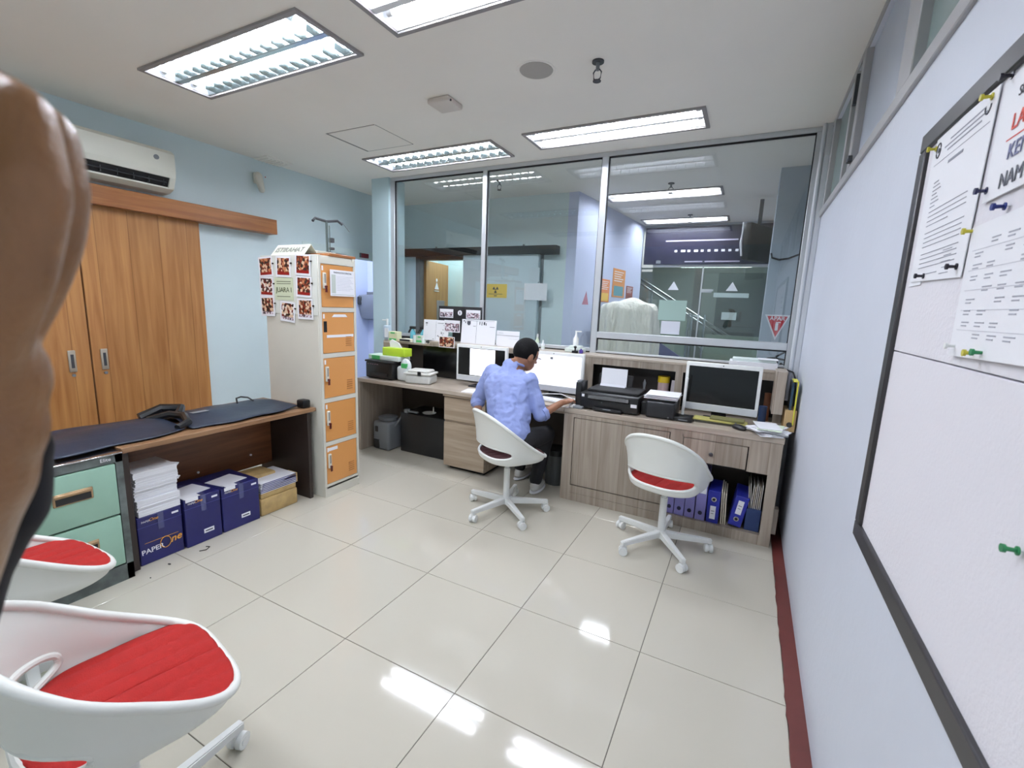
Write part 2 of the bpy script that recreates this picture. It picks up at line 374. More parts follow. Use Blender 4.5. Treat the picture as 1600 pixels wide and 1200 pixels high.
# ---------------- fluorescent fittings ----------------
M_tube = mat('fluorescent_tube', (240, 244, 255), .4, emit=TUBE)
M_mir = mat('mirror_louvre', (205, 215, 215), .18, metal=1)
M_wlv = mat('housing_glare_white', (240, 242, 245), .3)  # housing white; on louvres it paints in the glare of fully lit reflectors
LL = {0: 'mirror-louvred ceiling light above the locker side, lighting the left of the room',
      1: 'mirror-louvred ceiling light nearest the left glass panel',
      2: 'bright white recessed ceiling light just before the glass partition, right of the mirrored one',
      3: 'glaring white ceiling light cut off by the top edge of the picture',
      4: 'mirror-louvred ceiling light behind the camera on the left', 5: 'white ceiling light behind the camera on the right',
      6: 'bright ceiling light beyond the glass, nearest the partition', 7: 'thin bright ceiling light beyond the glass near the purple signboard'}
for i, (x0, x1, y0, y1, kd) in enumerate(LIGHTS):
    cx, cy = (x0+x1)/2, (y0+y1)/2
    t = thing('ceiling_light', LL[i], 'ceiling light', (cx, cy, ZC), 0, 'recessed fluorescent ceiling lights')
    mi = kd == 'mirror'
    b = B()
    b.box(x0-.022, x1+.022, y0-.022, y0+.004, ZC-.012, ZC+.002).box(x0-.022, x1+.022, y1-.004, y1+.022, ZC-.012, ZC+.002)
    b.box(x0-.022, x0+.004, y0, y1, ZC-.012, ZC+.002).box(x1-.004, x1+.022, y0, y1, ZC-.012, ZC+.002)
    part('frame', b, mat('light_frame', (150, 146, 146), .4), t)
    b = B().box(x0, x1, y0, y1, ZC+.075, ZC+.085)
    b.box(x0, x0+.004, y0, y1, ZC, ZC+.08).box(x1-.004, x1, y0, y1, ZC, ZC+.08).box(x0, x1, y0, y0+.004, ZC, ZC+.08).box(x0, x1, y1-.004, y1, ZC, ZC+.08)
    part('housing', b, M_wlv, t, smooth=False)
    for fr in (.27, .73):
        yy = y0 + (y1-y0)*fr
        tb = part('tube', B().cyl((x0+.05, yy, ZC+.028), (x1-.05, yy, ZC+.028), .014, seg=12), M_tube, t)
        part('tube_cap', B().cyl((x0+.02, yy, ZC+.028), (x0+.05, yy, ZC+.028), .015, seg=10).cyl((x1-.05, yy, ZC+.028), (x1-.02, yy, ZC+.028), .015, seg=10), M_whitem, tb, smooth=True)
    if True:
        b = B(); n = 15
        for k in range(1, n):
            xx = x0 + (x1-x0)*k/n
            t1, t2 = y0+(y1-y0)*.27, y0+(y1-y0)*.73
            for ya, yb in ((y0+.01, t1-.022), (t1+.022, cy-.02), (cy+.02, t2-.022), (t2+.022, y1-.01)):
                b.prism([(xx-.001, ya, ZC-.003), (xx+.001, ya, ZC-.003), (xx+.005, ya, ZC+.03), (xx-.005, ya, ZC+.03)], (0, yb-ya, 0))
        part('louvre_blades', b, M_mir if mi else M_wlv, t, smooth=False, kind='stuff')
        b = B()
        for ya, sgn in ((y0+.004, 1), (cy-.012, -1), (cy+.012, 1), (y1-.004, -1)):
            b.prism([(x0+.004, ya, ZC-.002), (x0+.004, ya+sgn*.006, ZC-.002), (x0+.004, ya+sgn*.02, ZC+.05), (x0+.004, ya+sgn*.014, ZC+.05)], (x1-x0-.008, 0, 0))
        b.box(x0+.004, x1-.004, cy-.012, cy+.012, ZC-.003, ZC+.001)
        part('reflector', b, M_mir if mi else M_wlv, t, smooth=False)

# ceiling fittings
t = thing('smoke_detector', 'small square off-white detector box on the ceiling between the lights', 'detector', (-1.66, .16, ZC))
part('casing', B().box(-1.75, -1.58, .07, .24, ZC-.035, ZC, .012, 2), mat('warm_plastic', (216, 208, 200), .5), t)
part('indicator', B().box(-1.60, -1.575, .09, .10, ZC-.03, ZC-.02), M_dgrey, t)
t = thing('ceiling_speaker', 'round white ceiling speaker with grey grille', 'speaker', (-.945, .02, ZC))
part('rim', B().lathe([(.095, -.001), (.11, -.004), (.112, 0)], (-.945, .02, ZC), 32), M_ceil, t)
part('grille', B().lathe([(.001, -.012), (.06, -.010), (.092, -.004), (.095, 0)], (-.945, .02, ZC), 32), mat('speaker_grille', (186, 182, 176), .8, bump=.5, bscale=400), t)
def sprinkler(x, y, label, s=1):
    t = thing('sprinkler', label, 'sprinkler', (x, y, ZC), 0, 'ceiling sprinkler heads')
    part('escutcheon', B().cyl((x, y, ZC-.008), (x, y, ZC), .032*s, seg=18), M_dgrey, t)
    part('stem', B().cyl((x, y, ZC-.045), (x, y, ZC), .010*s), M_grey, t)
    b = B()
    for sx in (-1, 1): b.tube([(x+sx*.01, y, ZC-.04), (x+sx*.022, y, ZC-.055), (x+sx*.018, y, ZC-.085), (x, y, ZC-.095)], .0035, 6)
    part('yoke', b, M_dgrey, t); part('deflector', B().cyl((x, y, ZC-.10), (x, y, ZC-.096), .022*s), M_dgrey, t)
sprinkler(-.60, .06, 'dark sprinkler head hanging in the room beside the round speaker')
sprinkler(-.60, 2.62, 'sprinkler head seen through the glass between two corridor lights')
sprinkler(-.60, 4.3, 'farthest sprinkler head, seen through the glass before the thin light')
sprinkler(-2.25, 1.95, 'sprinkler head seen through the middle glass panel')
t = thing('access_hatch', 'flush square ceiling access hatch left of the light by the glass', 'hatch', (-2.65, .5, ZC))
part('seam', B().box(-2.92, -2.90, .28, .72, ZC-.0015, ZC+.001).box(-2.92, -2.40, .715, .725, ZC-.0015, ZC+.001).box(-2.92, -2.40, .27, .276, ZC-.0015, ZC+.001).box(-2.403, -2.397, .28, .72, ZC-.001, ZC+.001), mat('hatch_seam', (140, 138, 134), .8), t)
part('hatch_panel', B().box(-2.895, -2.405, .28, .715, ZC-.003, ZC), M_ceil, t)
t = thing('ceiling_vent', 'small pale ceiling vent by the left wall above the white sensor', 'vent', (-4.0, .62, ZC))
part('frame', B().box(-4.13, -3.93, .46, .74, ZC-.012, ZC, .003), M_ceil, t)
for k in range(6): part('slat', B().box(-4.11, -3.95, .49+k*.04, .505+k*.04, ZC-.018, ZC-.010, rot=Matrix.Rotation(.5, 3, 'X')), M_ceil, t)

# ---------------- left wall: air conditioner, header, sliding doors, sensor ----------------
t = thing('air_conditioner', 'white split air conditioner on the wall above the wooden door header', 'air conditioner', (-4.04, -.85, 2.33))
prof = [(XL, 2.63), (-3.97, 2.63), (-3.93, 2.60), (-3.925, 2.46), (-3.935, 2.42)]
part('front_cover', B().prism([(x, -1.30, z) for x, z in prof] + [(XL, -1.30, 2.40)], (0, .96, 0)), mat('aircon_white', (226, 226, 214), .3), t, smooth=False)
part('base', B().prism([(XL, -1.30, 2.31), (-4.04, -1.30, 2.315), (-3.975, -1.30, 2.34), (-3.975, -1.30, 2.352), (XL, -1.30, 2.36)], (0, .96, 0)), MATS['aircon_white'], t, smooth=False)
part('outlet', B().prism([(-4.14, -1.27, 2.36), (-3.985, -1.27, 2.352), (-3.945, -1.27, 2.42), (-4.14, -1.27, 2.42)], (0, .89, 0)), M_blackm, t, smooth=False)
part('side_cover', B().prism([(-4.14, -.38, 2.33), (-3.97, -.38, 2.345), (-3.935, -.38, 2.42), (-4.14, -.38, 2.42)], (0, .04, 0)), MATS['aircon_white'], t)
lv = part('louvre', B().box(-3.975, -3.945, -1.25, -.40, 2.384, 2.388, rot=Matrix.Rotation(.5, 3, 'Y')), M_dgrey, t)
for k in range(9): part('vane', B().box(-4.0, -3.955, -1.22+k*.1, -1.215+k*.1, 2.36, 2.41), M_dgrey, t)
part('badge', B().cyl((-3.928, -.47, 2.55), (-3.922, -.47, 2.55), .018), M_grey, t)
t = thing('door_track_header', 'long brown wooden header box over the sliding wardrobe doors', 'header', (-4.08, -.9, 2.14))
part('header_box', B().box(XL+.001, -4.02, -3.0, .60, 2.135, 2.275, .003), M_head, t)
for n, (y0, y1, lb) in enumerate(((-.935, -.10, 'right-hand wooden sliding door leaf with a pale oval pull'), (-1.80, -.945, 'left-hand wooden sliding door leaf beside the raised hand'))):
    d = struct('door_%d' % (3+n), B().box(XL, XL+.05, y0, y1, .01, 2.14, .002), M_door, label=lb)
    yy = y0+.055 if n == 0 else y1-.09
    yy = y0+.07 if n == 0 else y1-.11
    h = part('handle', B().box(XL+.05, XL+.062, yy-.022, yy+.022, .92, 1.08, .0055, 3), mat('pull_plate', (186, 176, 160), .35, metal=.4), d)
    part('grip_slot', B().box(XL+.06, XL+.064, yy-.009, yy+.009, .95, 1.05, .001), M_dgrey, h)
    part('lock', B().cyl((XL+.05, yy, .895), (XL+.06, yy, .895), .011), M_grey, d)
struct('door_5', B().box(XL, XL+.05, -2.70, -1.81, .01, 2.14, .002), M_door)
t = thing('wall_sensor', 'small white curved sensor on the left wall under the ceiling vent', 'sensor', (-4.12, .50, 2.55))
part('bracket', B().box(XL, -4.12, .46, .52, 2.60, 2.70, .004), M_cream, t)
part('body', B().cap((-4.09, .47, 2.66), (-4.07, .49, 2.54), .040, .028), M_cream, t); part('led', B().sph((-4.045, .515, 2.66), .005), M_inkr, t)
# ---------------- left side: filing cabinet, side table, aprons, boxes ----------------
M_mint = mat('mint_green_enamel', (152, 190, 170), .42, noise=.04, nscale=5, bump=.05, bscale=9)
M_worn = mat('worn_grey_steel', (92, 100, 98), .5, noise=.35, nscale=14)
t = thing('filing_cabinet', 'old mint green metal filing cabinet with worn grey frame, left of the brown table', 'filing cabinet', (-2.85, -1.72, 0))
fy0, fy1, fx = -2.03, -1.43, -2.53
part('carcass', B().box(-3.15, fx-.02, fy0, fy1, .06, .67, .003).box(-3.15, fx, fy0, fy0+.03, 0, .70).box(-3.15, fx, fy1-.03, fy1, 0, .70).box(-3.15, fx, fy0, fy1, .655, .70).box(-3.15, fx, fy0, fy1, .0, .09), M_worn, t)
part('top_trim', B().box(-3.15, fx+.006, fy0-.002, fy1+.002, .697, .705, .002), M_chrome, t)
for z0, z1 in ((.10, .37), (.38, .65)):
    d = part('drawer', B().box(fx-.02, fx+.008, fy0+.035, fy1-.035, z0, z1, .005, 2), M_mint, t)
    hy = (fy0+fy1)/2 + .09; zz = z0+.155
    h = part('handle', B().box(fx+.006, fx+.014, hy-.075, hy+.075, zz-.03, zz+.03, .003), M_gold, d)
    part('handle_recess', B().box(fx+.0135, fx+.0155, hy-.066, hy+.066, zz-.024, zz+.008), M_black, d)
    part('label_holder', B().box(fx+.006, fx+.022, hy-.072, hy+.072, zz+.012, zz+.026, .003), M_gold, d)
part('lock', B().cyl((fx, -1.73, .677), (fx+.006, -1.73, .677), .012), M_black, t)
text('brand_plate', 'Elite', .026, (fx+.002, -1.50, .678), FXP, M_paper, t)
t = one('folded_paper', B().prism([(-2.66, -1.97, .705), (-2.58, -1.70, .705), (-2.72, -1.84, .705)], (0, 0, .004)).prism([(-2.70, -2.0, .711), (-2.60, -1.84, .711), (-2.78, -1.80, .711)], (0, 0, .004)).box(-2.78, -2.6, -2.02, -1.9, .70, .712), M_paper, 'crumpled white papers at the front edge of the filing cabinet top', 'paper')

M_tbl = wood('table_brown', (128, 82, 50), (100, 60, 34), False, 0, 'y', .4)
t = thing('side_table', 'long brown wooden table with back panel, covered by blue aprons', 'table', (-2.87, -.85, 0))
part('tabletop', B().box(-3.17, -2.55, -1.42, -.215, .685, .712, .002), wood('table_top', (150, 116, 84), (120, 86, 58), False, 0, 'y', .4), t)
part('leg', B().box(-3.15, -2.575, -1.415, -1.385, 0, .685, .002), mat('dark_leg_panel', (46, 36, 32), .5), t)
part('leg', B().box(-3.15, -2.575, -.275, -.245, 0, .685, .002), MATS['dark_leg_panel'], t)
part('back_panel', B().box(-3.03, -3.01, -1.385, -.275, .22, .685), M_tbl, t)
part('screw_cover', B().cyl((-3.01, -.83, .30), (-3.004, -.83, .30), .008).cyl((-3.01, -.45, .32), (-3.004, -.45, .32), .008), M_paper, t)

M_navy = mat('navy_vinyl', (27, 37, 54), .45, noise=.12, nscale=5, bump=.25, bscale=12)
def apron(name, label, x0, x1, y0, y1, z, seed, thick=.016):
    rnd = random.Random(seed); nx, ny = 14, 24; b = B(); g = []
    ph = [rnd.uniform(0, 6) for _ in range(6)]
    for i in range(nx+1):
        row = []
        for j in range(ny+1):
            u, v = i/nx, j/ny
            ww = 1 - .14*abs(2*v-1)**3
            x = (x0+x1)/2 + (u-.5)*(x1-x0)*ww + .012*math.sin(5*v*PI+ph[0]); y = y0+(y1-y0)*v + .01*math.sin(3*u*PI+ph[1])
            zz = z + .030*(math.sin(6*v+ph[2]+2*u)*.5+.5)*(math.sin(PI*u)) + .012*(math.sin(9*u+ph[3]+3*v)*.5+.5)
            row.append(b.bm.verts.new((x, y, zz)))
        g.append(row)
    for i in range(nx):
        for j in range(ny): b.bm.faces.new([g[i][j], g[i+1][j], g[i+1][j+1], g[i][j+1]])
    return b
def addapron(label, x0, x1, y0, y1, z, seed):
    t = thing('lead_apron', label, 'apron', ((x0+x1)/2, (y0+y1)/2, z), 0, 'blue aprons laid on the table')
    o = part('apron_body', apron('', label, x0, x1, y0, y1, z+.012, seed), M_navy, t)
    s = o.modifiers.new('s', 'SOLIDIFY'); s.thickness = .012; s.offset = -1
    ss = o.modifiers.new('ss', 'SUBSURF'); ss.levels = 1; ss.render_levels = 1
    return t
t = addapron('navy blue lead apron laid flat over the filing cabinet and table end', -3.14, -2.60, -2.0, -1.05, .712, 4)
part('shoulder_strap', B().tube([(-2.95, -1.12, .745), (-2.88, -1.03, .775), (-2.78, -1.0, .775), (-2.68, -1.03, .755), (-2.66, -1.10, .735)], .022, 8).tube([(-3.05, -1.12, .745), (-3.04, -1.0, .785), (-2.95, -.93, .785), (-2.88, -.98, .76)], .028, 8), M_black, t)
t = addapron('navy blue apron with raised folds on the right half of the brown table', -3.13, -2.59, -1.035, -.30, .712, 11)
b = B().box(-2.90, -2.86, -.74, -.66, .76, .762)
part('strap', B().tube([(-3.02, -.52, .735), (-3.06, -.50, .765), (-3.07, -.46, .768), (-3.05, -.42, .760), (-3.01, -.40, .735)], .006, 8).box(-2.66, -2.58, -.30, -.235, .712, .775, .012, 2), M_black, t)
part('maker_label', B().box(-2.86, -2.82, -.93, -.83, .764, .768, .001), M_grey, t)

# copier-paper boxes
M_blue = mat('navy_carton', (28, 30, 92), .42, noise=.1, nscale=9)
M_tape = mat('clear_tape', (78, 82, 122), .2)
M_yel = mat('gold_print', (226, 160, 60), .5)
def carton(y0, y1, h, label, big, dx=0):
    f = -2.60+dx; yc = (y0+y1)/2
    t = thing('paper_carton', label, 'box', (f-.16, yc, 0), 0, 'navy copier-paper cartons under the table')
    part('carton_body', B().box(f-.33, f, y0+.003, y1-.003, 0, h, .004), M_blue, t)
    part('lid_edge', B().box(f-.332, f+.002, y0+.002, y1-.002, h-.062, h-.059), mat('carton_edge', (60, 64, 130), .5), t)
    part('tape', B().box(f-.25, f+.0015, yc-.012, yc+.018, h-.10, h+.0015), M_tape, t)
    wd = y1-y0
    text('small_logo', 'PAPER', .016, (f+.002, y0+.045, h-.030), FXP, M_paper, t)
    text('small_logo_script', 'One', .026, (f+.002, y0+.082, h-.027), FXP, M_yel, t, shear=.3)
    part('printed_label', B().box(f, f+.001, y1-.055, y1-.02, h-.036, h-.024), M_paper, t)
    if big:
        text('big_logo', 'PAPER', .040, (f+.003, y0+.066, .078), FXP @ Matrix.Rotation(.05, 3, 'Z'), M_paper, t, bold=.0006)
        text('big_logo_script', 'ne', .060, (f+.0035, y0+.184, .100), FXP @ Matrix.Rotation(.12, 3, 'Z'), M_yel, t, shear=.35, bold=.0008)
        pts = [(f+.003, y0+.132+.027*math.cos(a), .095+.033*math.sin(a)) for a in [k*2*PI/20 for k in range(20)]]
        part('logo_swash', B().tube(pts, .0022, 5, True).box(f+.001, f+.0025, y0+.03, y0+.20, .126, .1275), M_yel, t)
    else:
        part('stock_label', B().box(f, f+.0012, yc-.005, yc+.055, .055, .082, .0003), M_paper, t)
        part('stock_print', B().box(f+.001, f+.0016, yc+.003, yc+.047, .064, .072), M_ink, t)
    return t
carton(-1.375, -1.145, .285, 'leftmost navy copier-paper carton, with the big logo and white paper piled on it', True)
carton(-1.14, -.925, .305, 'middle navy copier-paper carton with a slip of paper on its lid', False, .01)
carton(-.92, -.665, .295, 'third navy copier-paper carton, against the brown wrapped packs', False, .005)
for i, (y0, y1, z) in enumerate(((-1.13, -.96, .305), (-.90, -.72, .295))):
    b = B().box(-2.80, -2.64, y0, y1, z+.0025, z+.005, rot=Matrix.Rotation(.15, 3, 'Z')).box(-2.66, -2.586-.005*i, y0-.005+i*.02, y0+.085, z+.005, z+.007).box(-2.5885+.002-.005*i, -2.5865+.002-.005*i, y0, y0+.07, z-.016, z+.006)
    t = one('loose_sheet', b, M_paper, ('white slips of paper lying on the middle navy carton', 'white slips of paper lying on the third navy carton')[i], 'paper')
# paper stack on the first carton
z = .286; rnd = random.Random(5)
for k, h in enumerate((.050, .042, .050, .030, .046, .036)):
    dx, dy = rnd.uniform(-.008, .006), rnd.uniform(-.006, .006)
    b = B(); n = 6
    for q in range(n):
        ex = rnd.uniform(-.0025, .0025)
        b.box(-2.83+dx, -2.605+dx+ex, -1.362+dy+ex, -1.150+dy-ex, z+h*q/n+.0004, z+h*(q+1)/n)
    if k in (3, 5): b.prism([(-2.60, -1.15, z+h*.6), (-2.72, -1.15, z+h*.6), (-2.64, -1.118, z+h*.62)], (0, 0, .003))
    nm = ('bottom', 'second from the bottom', 'third from the bottom', 'third from the top', 'second from the top', 'top')[k]
    one('paper_stack', b, M_paper, 'bundle of white paper on the first navy carton, %s of the pile' % nm, 'paper', 'bundles of white paper on the first carton', smooth=False)
    z += h+.0008
M_kraft = mat('brown_wrapping_paper', (184, 156, 104), .6, noise=.14, nscale=14, bump=.25, bscale=22)
one('wrapped_pack', B().box(-2.90, -2.60, -.655, -.365, 0, .125, .012, 2), M_kraft, 'brown-paper wrapped pack on the floor, under the torn open one', 'package')
t = thing('torn_pack', 'torn brown-paper pack showing white and blue booklets', 'package', (-2.75, -.51, .125))
part('wrapper', B().box(-2.89, -2.605, -.65, -.37, .125, .165, .008, 2).box(-2.90, -2.72, -.655, -.45, .2, .262, .01, 2, rot=Matrix.Rotation(-.05, 3, 'X')).prism([(-2.602, -.36, .165), (-2.602, -.36, .235), (-2.602, -.44, .225), (-2.602, -.50, .20), (-2.602, -.64, .165)], (-.1, 0, 0)), M_kraft, t)
for k in range(6):
    s = k*.012
    part('booklet', B().box(-2.87, -2.600-.0005*k, -.650+s*.5, -.372, .166+s, .172+s).box(-2.86, -2.602, -.648, -.373, .172+s, .1777+s), M_paper if k else M_paper, t, smooth=False)
    part('booklet_cover', B().box(-2.87, -2.5985, -.650+s*.3, -.372, .1722+s, .1755+s), mat('booklet_blue', (40, 44, 120), .5), t, smooth=False)
# dust and scraps on the floor by the cabinet
one('floor_debris', B().tube([(-2.50, -1.12, .003), (-2.48, -1.09, .004), (-2.50, -1.06, .003), (-2.52, -1.07, .003)], .0025, 5).sph((-2.50, -1.28, .002), (.012, .006, .002)).sph((-2.44, -1.40, .003), .003), M_dark, 'dark curl of dirt on the floor before the first navy carton', 'dirt')

# ---------------- locker ----------------
t = thing('locker', 'tall cream metal locker with five orange doors', 'locker', (-2.79, -.03, 0))
lx, ly0, ly1, lh = -2.49, -.205, .145, 1.83
b = B().box(-3.09, lx-.015, ly0, ly1, 0, lh, .004)
b.box(lx-.015, lx, ly0, ly0+.022, 0, lh, .002).box(lx-.015, lx, ly1-.022, ly1, 0, lh, .002)
zs = [.085, .425, .765, 1.105, 1.445, 1.79]
for z in zs: b.box(lx-.015, lx, ly0+.02, ly1-.02, z-.018, z+.014)
b.box(lx-.015, lx, ly0+.02, ly1-.02, 0, .08)
part('carcass', b, M_cream, t)
M_or = mat('orange_door_enamel', (214, 150, 84), .42)
for k in range(5):
    z0, z1 = zs[k]+.017, zs[k+1]-.021
    d = part('door', B().box(lx-.013, lx-.003, ly0+.025, ly1-.025, z0, z1, .002), M_or, t)
    zm = z1-.115
    if k == 3:
        part('handle_hole', B().box(lx-.004, lx-.002, ly0+.035, ly0+.065, zm-.03, zm+.05, .0009), M_black, d)
    else:
        part('handle', B().box(lx-.004, lx+.012, ly0+.035, ly0+.062, zm-.06, zm+.055, .006, 3), M_cream, d)
        part('handle_recess', B().box(lx+.0115, lx+.0125, ly0+.041, ly0+.056, zm-.02, zm+.045), mat('recess_grey', (150, 148, 140), .6), d)
        part('key', B().cyl((lx+.01, ly0+.05, zm-.045), (lx+.026, ly0+.05, zm-.045), .008, seg=10).box(lx+.014, lx+.018, ly0+.046, ly0+.062, zm-.085, zm-.045), mat('red_black_key', (90, 20, 22), .4), d)
    part('number_tag', B().box(lx-.003, lx-.0015, ly0+.032, ly0+.045, z1-.045, z1-.012), M_paper, d)
    if k < 4:
        vs = B()
        for q in range(5): vs.box(lx-.003, lx-.0005, ly1-.11, ly1-.055, z0+.045+q*.017, z0+.050+q*.017)
        part('vent_slots', vs, mat('vent_orange', (168, 112, 56), .5), d)
    if k == 0: part('name_strip', B().box(lx-.003, lx-.001, ly0+.035, ly0+.13, z1-.04, z1-.015), M_paper, d)
    if k == 3:
        part('tape_strip', B().box(lx-.003, lx-.001, ly0+.06, ly1-.035, z0+.115, z0+.135).prism([(lx-.002, ly0+.11, z1-.035), (lx-.002, ly1-.09, z1-.035), (lx-.002, ly1-.11, z1-.015), (lx-.002, ly0+.13, z1-.015)], (.001, 0, 0)), M_paper, d)
# notice on the top door
t = thing('notice', 'white printed notice taped to the top orange locker door', 'notice', (lx+.004, .0, 1.53))
ny0, ny1, nz0, nz1 = -.115, .118, 1.545, 1.735
part('sheet', B().box(lx+.014, lx+.0152, ny0, ny1, nz0, nz1), M_paper, t)
part('side_band', B().box(lx+.0152, lx+.0156, ny0+.012, ny0+.05, nz0+.02, nz1-.035).box(lx+.0152, lx+.0156, ny0+.012, ny1-.01, nz0+.008, nz0+.013), mat('pale_print', (196, 204, 196), .7), t)
text('heading', 'RADIOLOGI DENTAL', .018, (lx+.0158, .004, nz1-.02), FXP, M_ink, t)
b = B()
for q in range(10): b.box(lx+.0152, lx+.0155, ny0+.06, ny1-.015-.03*((q*7) % 4)/3, nz1-.048-q*.011, nz1-.0465-q*.011)
part('text_lines', b, mat('pale_ink', (168, 170, 186), .7), t)

# photographs on the locker's side (facing -Y)
def photo_mat(i):
    n = 'photo_print_%d' % i
    M = bpy.data.materials.new(n); M.use_nodes = True; nt = M.node_tree; N = nt.nodes; L = nt.links; bb = N['Principled BSDF']; bb.inputs['Roughness'].default_value = .35
    tc = N.new('ShaderNodeTexCoord'); v = N.new('ShaderNodeTexVoronoi'); v.inputs['Scale'].default_value = 55 if i < 20 else 70
    mp = N.new('ShaderNodeMapping'); mp.inputs['Location'].default_value = (i*3.1, 0, i*1.7); L.new(tc.outputs['Object'], mp.inputs[0]); L.new(mp.outputs[0], v.inputs['Vector'])
    r = N.new('ShaderNodeValToRGB'); L.new(v.outputs['Color'], r.inputs[0]); r.color_ramp.interpolation = 'CONSTANT'
    cols = [(62, 26, 20), (150, 80, 50), (110, 30, 26), (220, 190, 160), (48, 38, 36), (196, 130, 92)] if i < 20 else [(60, 60, 70), (190, 180, 190), (230, 222, 232), (150, 120, 130), (90, 80, 90), (240, 236, 240)]
    if i == 3 or i == 6: cols[1] = (232, 224, 214); cols[5] = (236, 226, 220)
    e = r.color_ramp.elements
    while len(e) < 6: e.new(.5)
    for k in range(6): e[k].position = k/6; e[k].color = lin(cols[k])
    L.new(r.outputs[0], bb.inputs['Base Color']); return M
M_pred = mat('photo_red_band', (140, 26, 26), .4)
def pxy(u, v):  # grid on locker side
    return (-3.12 + u*.185, ly0, 1.76 - v*.165)
names = [('top left', 0, 0), ('top middle', 1, 0), ('top right', 2.05, -.08), ('middle left', 0, 1), ('middle right', 2.05, .95), ('bottom left', .04, 1.98), ('bottom middle', 1.12, 2.2), ('bottom right', 2.08, 2.02)]
pw, ph_ = .165, .15
for i, (nm, u, v) in enumerate(names):
    cx = -3.06 + u*.207; cz = 1.745 - v*.150
    yy = ly0-.006-(i % 3)*.002
    t = thing('photograph', 'small group photograph with white border on the locker side, %s of the cluster' % nm, 'photograph', (cx, yy, cz-ph_/2), 0, 'small photographs on the locker side')
    rr = Matrix.Rotation((-.06, .03, .05, .02, .04, -.03, .06, .0)[i], 3, 'Y')
    part('border', B().box(cx-pw/2, cx+pw/2, yy-.001, yy, cz-ph_/2, cz+ph_/2, rot=rr), M_paper, t)
    part('print', B().box(cx-pw/2+.016, cx+pw/2-.016, yy-.0018, yy-.001, cz-ph_/2+.036, cz+ph_/2-.012, rot=rr, piv=(cx, yy, cz)), photo_mat(i), t)
    part('caption_band', B().box(cx-pw/2+.016, cx+pw/2-.016, yy-.0018, yy-.001, cz-ph_/2+.016, cz-ph_/2+.036, rot=rr, piv=(cx, yy, cz)), M_pred if i not in (5, 6, 7) else photo_mat(i+30), t)
    part('clip', B().box(cx+pw/2-.005, cx+pw/2+.012, yy-.003, yy+.001, cz+.02, cz+.03), M_black, t)
cx, cz, yy = -2.86, 1.590, ly0-.005
t = thing('award_sign', 'pale green card lettered JUARA I among the locker photographs', 'sign', (cx, yy, cz-.07))
part('card', B().box(cx-.105, cx+.105, yy-.001, yy+.0005, cz-.09, cz+.075), mat('pale_green_card', (206, 214, 184), .7), t)
text('lettering', 'JUARA I', .052, (cx, yy-.002, cz-.015), FY, mat('olive_ink', (92, 98, 72), .7), t)
part('small_print', B().box(cx-.08, cx+.08, yy-.0015, yy-.001, cz+.045, cz+.050).box(cx-.08, cx+.08, yy-.0015, yy-.001, cz+.030, cz+.034).box(cx-.08, cx+.07, yy-.0015, yy-.001, cz-.065, cz-.061), MATS['olive_ink'], t)
one('backing_card', B().box(-3.12, -2.50, ly0-.004, ly0, 1.40, 1.83, .001), mat('backing_cream', (222, 224, 216), .6), 'cream backing sheet hung on the locker side behind the photographs', 'card')
# on top of the locker
t = thing('tent_sign', 'folded card sign lettered ISTIRAHAT on top of the locker', 'sign', (-2.85, -.14, lh))
part('tent_card', B().prism([(-3.02, -.195, lh), (-3.02, -.125, lh+.085), (-3.02, -.055, lh), (-3.02, -.06, lh), (-3.02, -.125, lh+.079), (-3.02, -.19, lh)], (.37, 0, 0)), mat('cream_card', (224, 226, 212), .7), t)
text('lettering', 'ISTIRAHAT', .068, (-2.835, -.166, lh+.042), face((1, 0, 0), (0, .07, .085)), mat('grey_lettering', (150, 152, 146), .7), t, sx=.95)
one('wooden_board', B().box(-2.78, -2.50, -.10, .16, lh, lh+.022, .004), M_head, 'brown wooden board lying on top of the locker', 'board')
one('flat_case', B().box(-2.95, -2.68, -.05, .13, lh+.022, lh+.05, .004), mat('pale_case', (198, 202, 190), .5), 'flat pale case on the locker under the metal stand', 'case')
t = thing('metal_stand', 'thin steel stand with folding arms standing on the locker', 'stand', (-2.72, .08, lh+.022))
part('post', B().cyl((-2.72, .08, lh+.02), (-2.72, .08, 2.115), .009).cyl((-2.69, .08, lh+.05), (-2.69, .08, 2.08), .004), mat('dull_steel', (110, 122, 120), .35, metal=.6), t)
part('arm', B().tube([(-2.72, .08, 2.112), (-2.75, -.0, 2.125), (-2.74, -.03, 2.10)], .010, 8).tube([(-2.72, .08, 2.112), (-2.70, .17, 2.130), (-2.68, .20, 2.105)], .010, 8).tube([(-2.68, .20, 2.12), (-2.67, .26, 2.06)], .002, 5), M_dgrey, t)
part('clamp', B().box(-2.71, -2.675, .085, .115, 1.955, 1.99, .003).box(-2.71, -2.675, .085, .115, 1.90, 1.92, .003), M_dgrey, t)
part('foot', B().tube([(-2.72, .08, lh+.05), (-2.76, -.06, lh+.03), (-2.76, -.08, lh+.052)], .006, 6).tube([(-2.72, .08, lh+.055), (-2.66, .20, lh+.04), (-2.62, .24, lh+.03)], .006, 6), M_chrome, t)
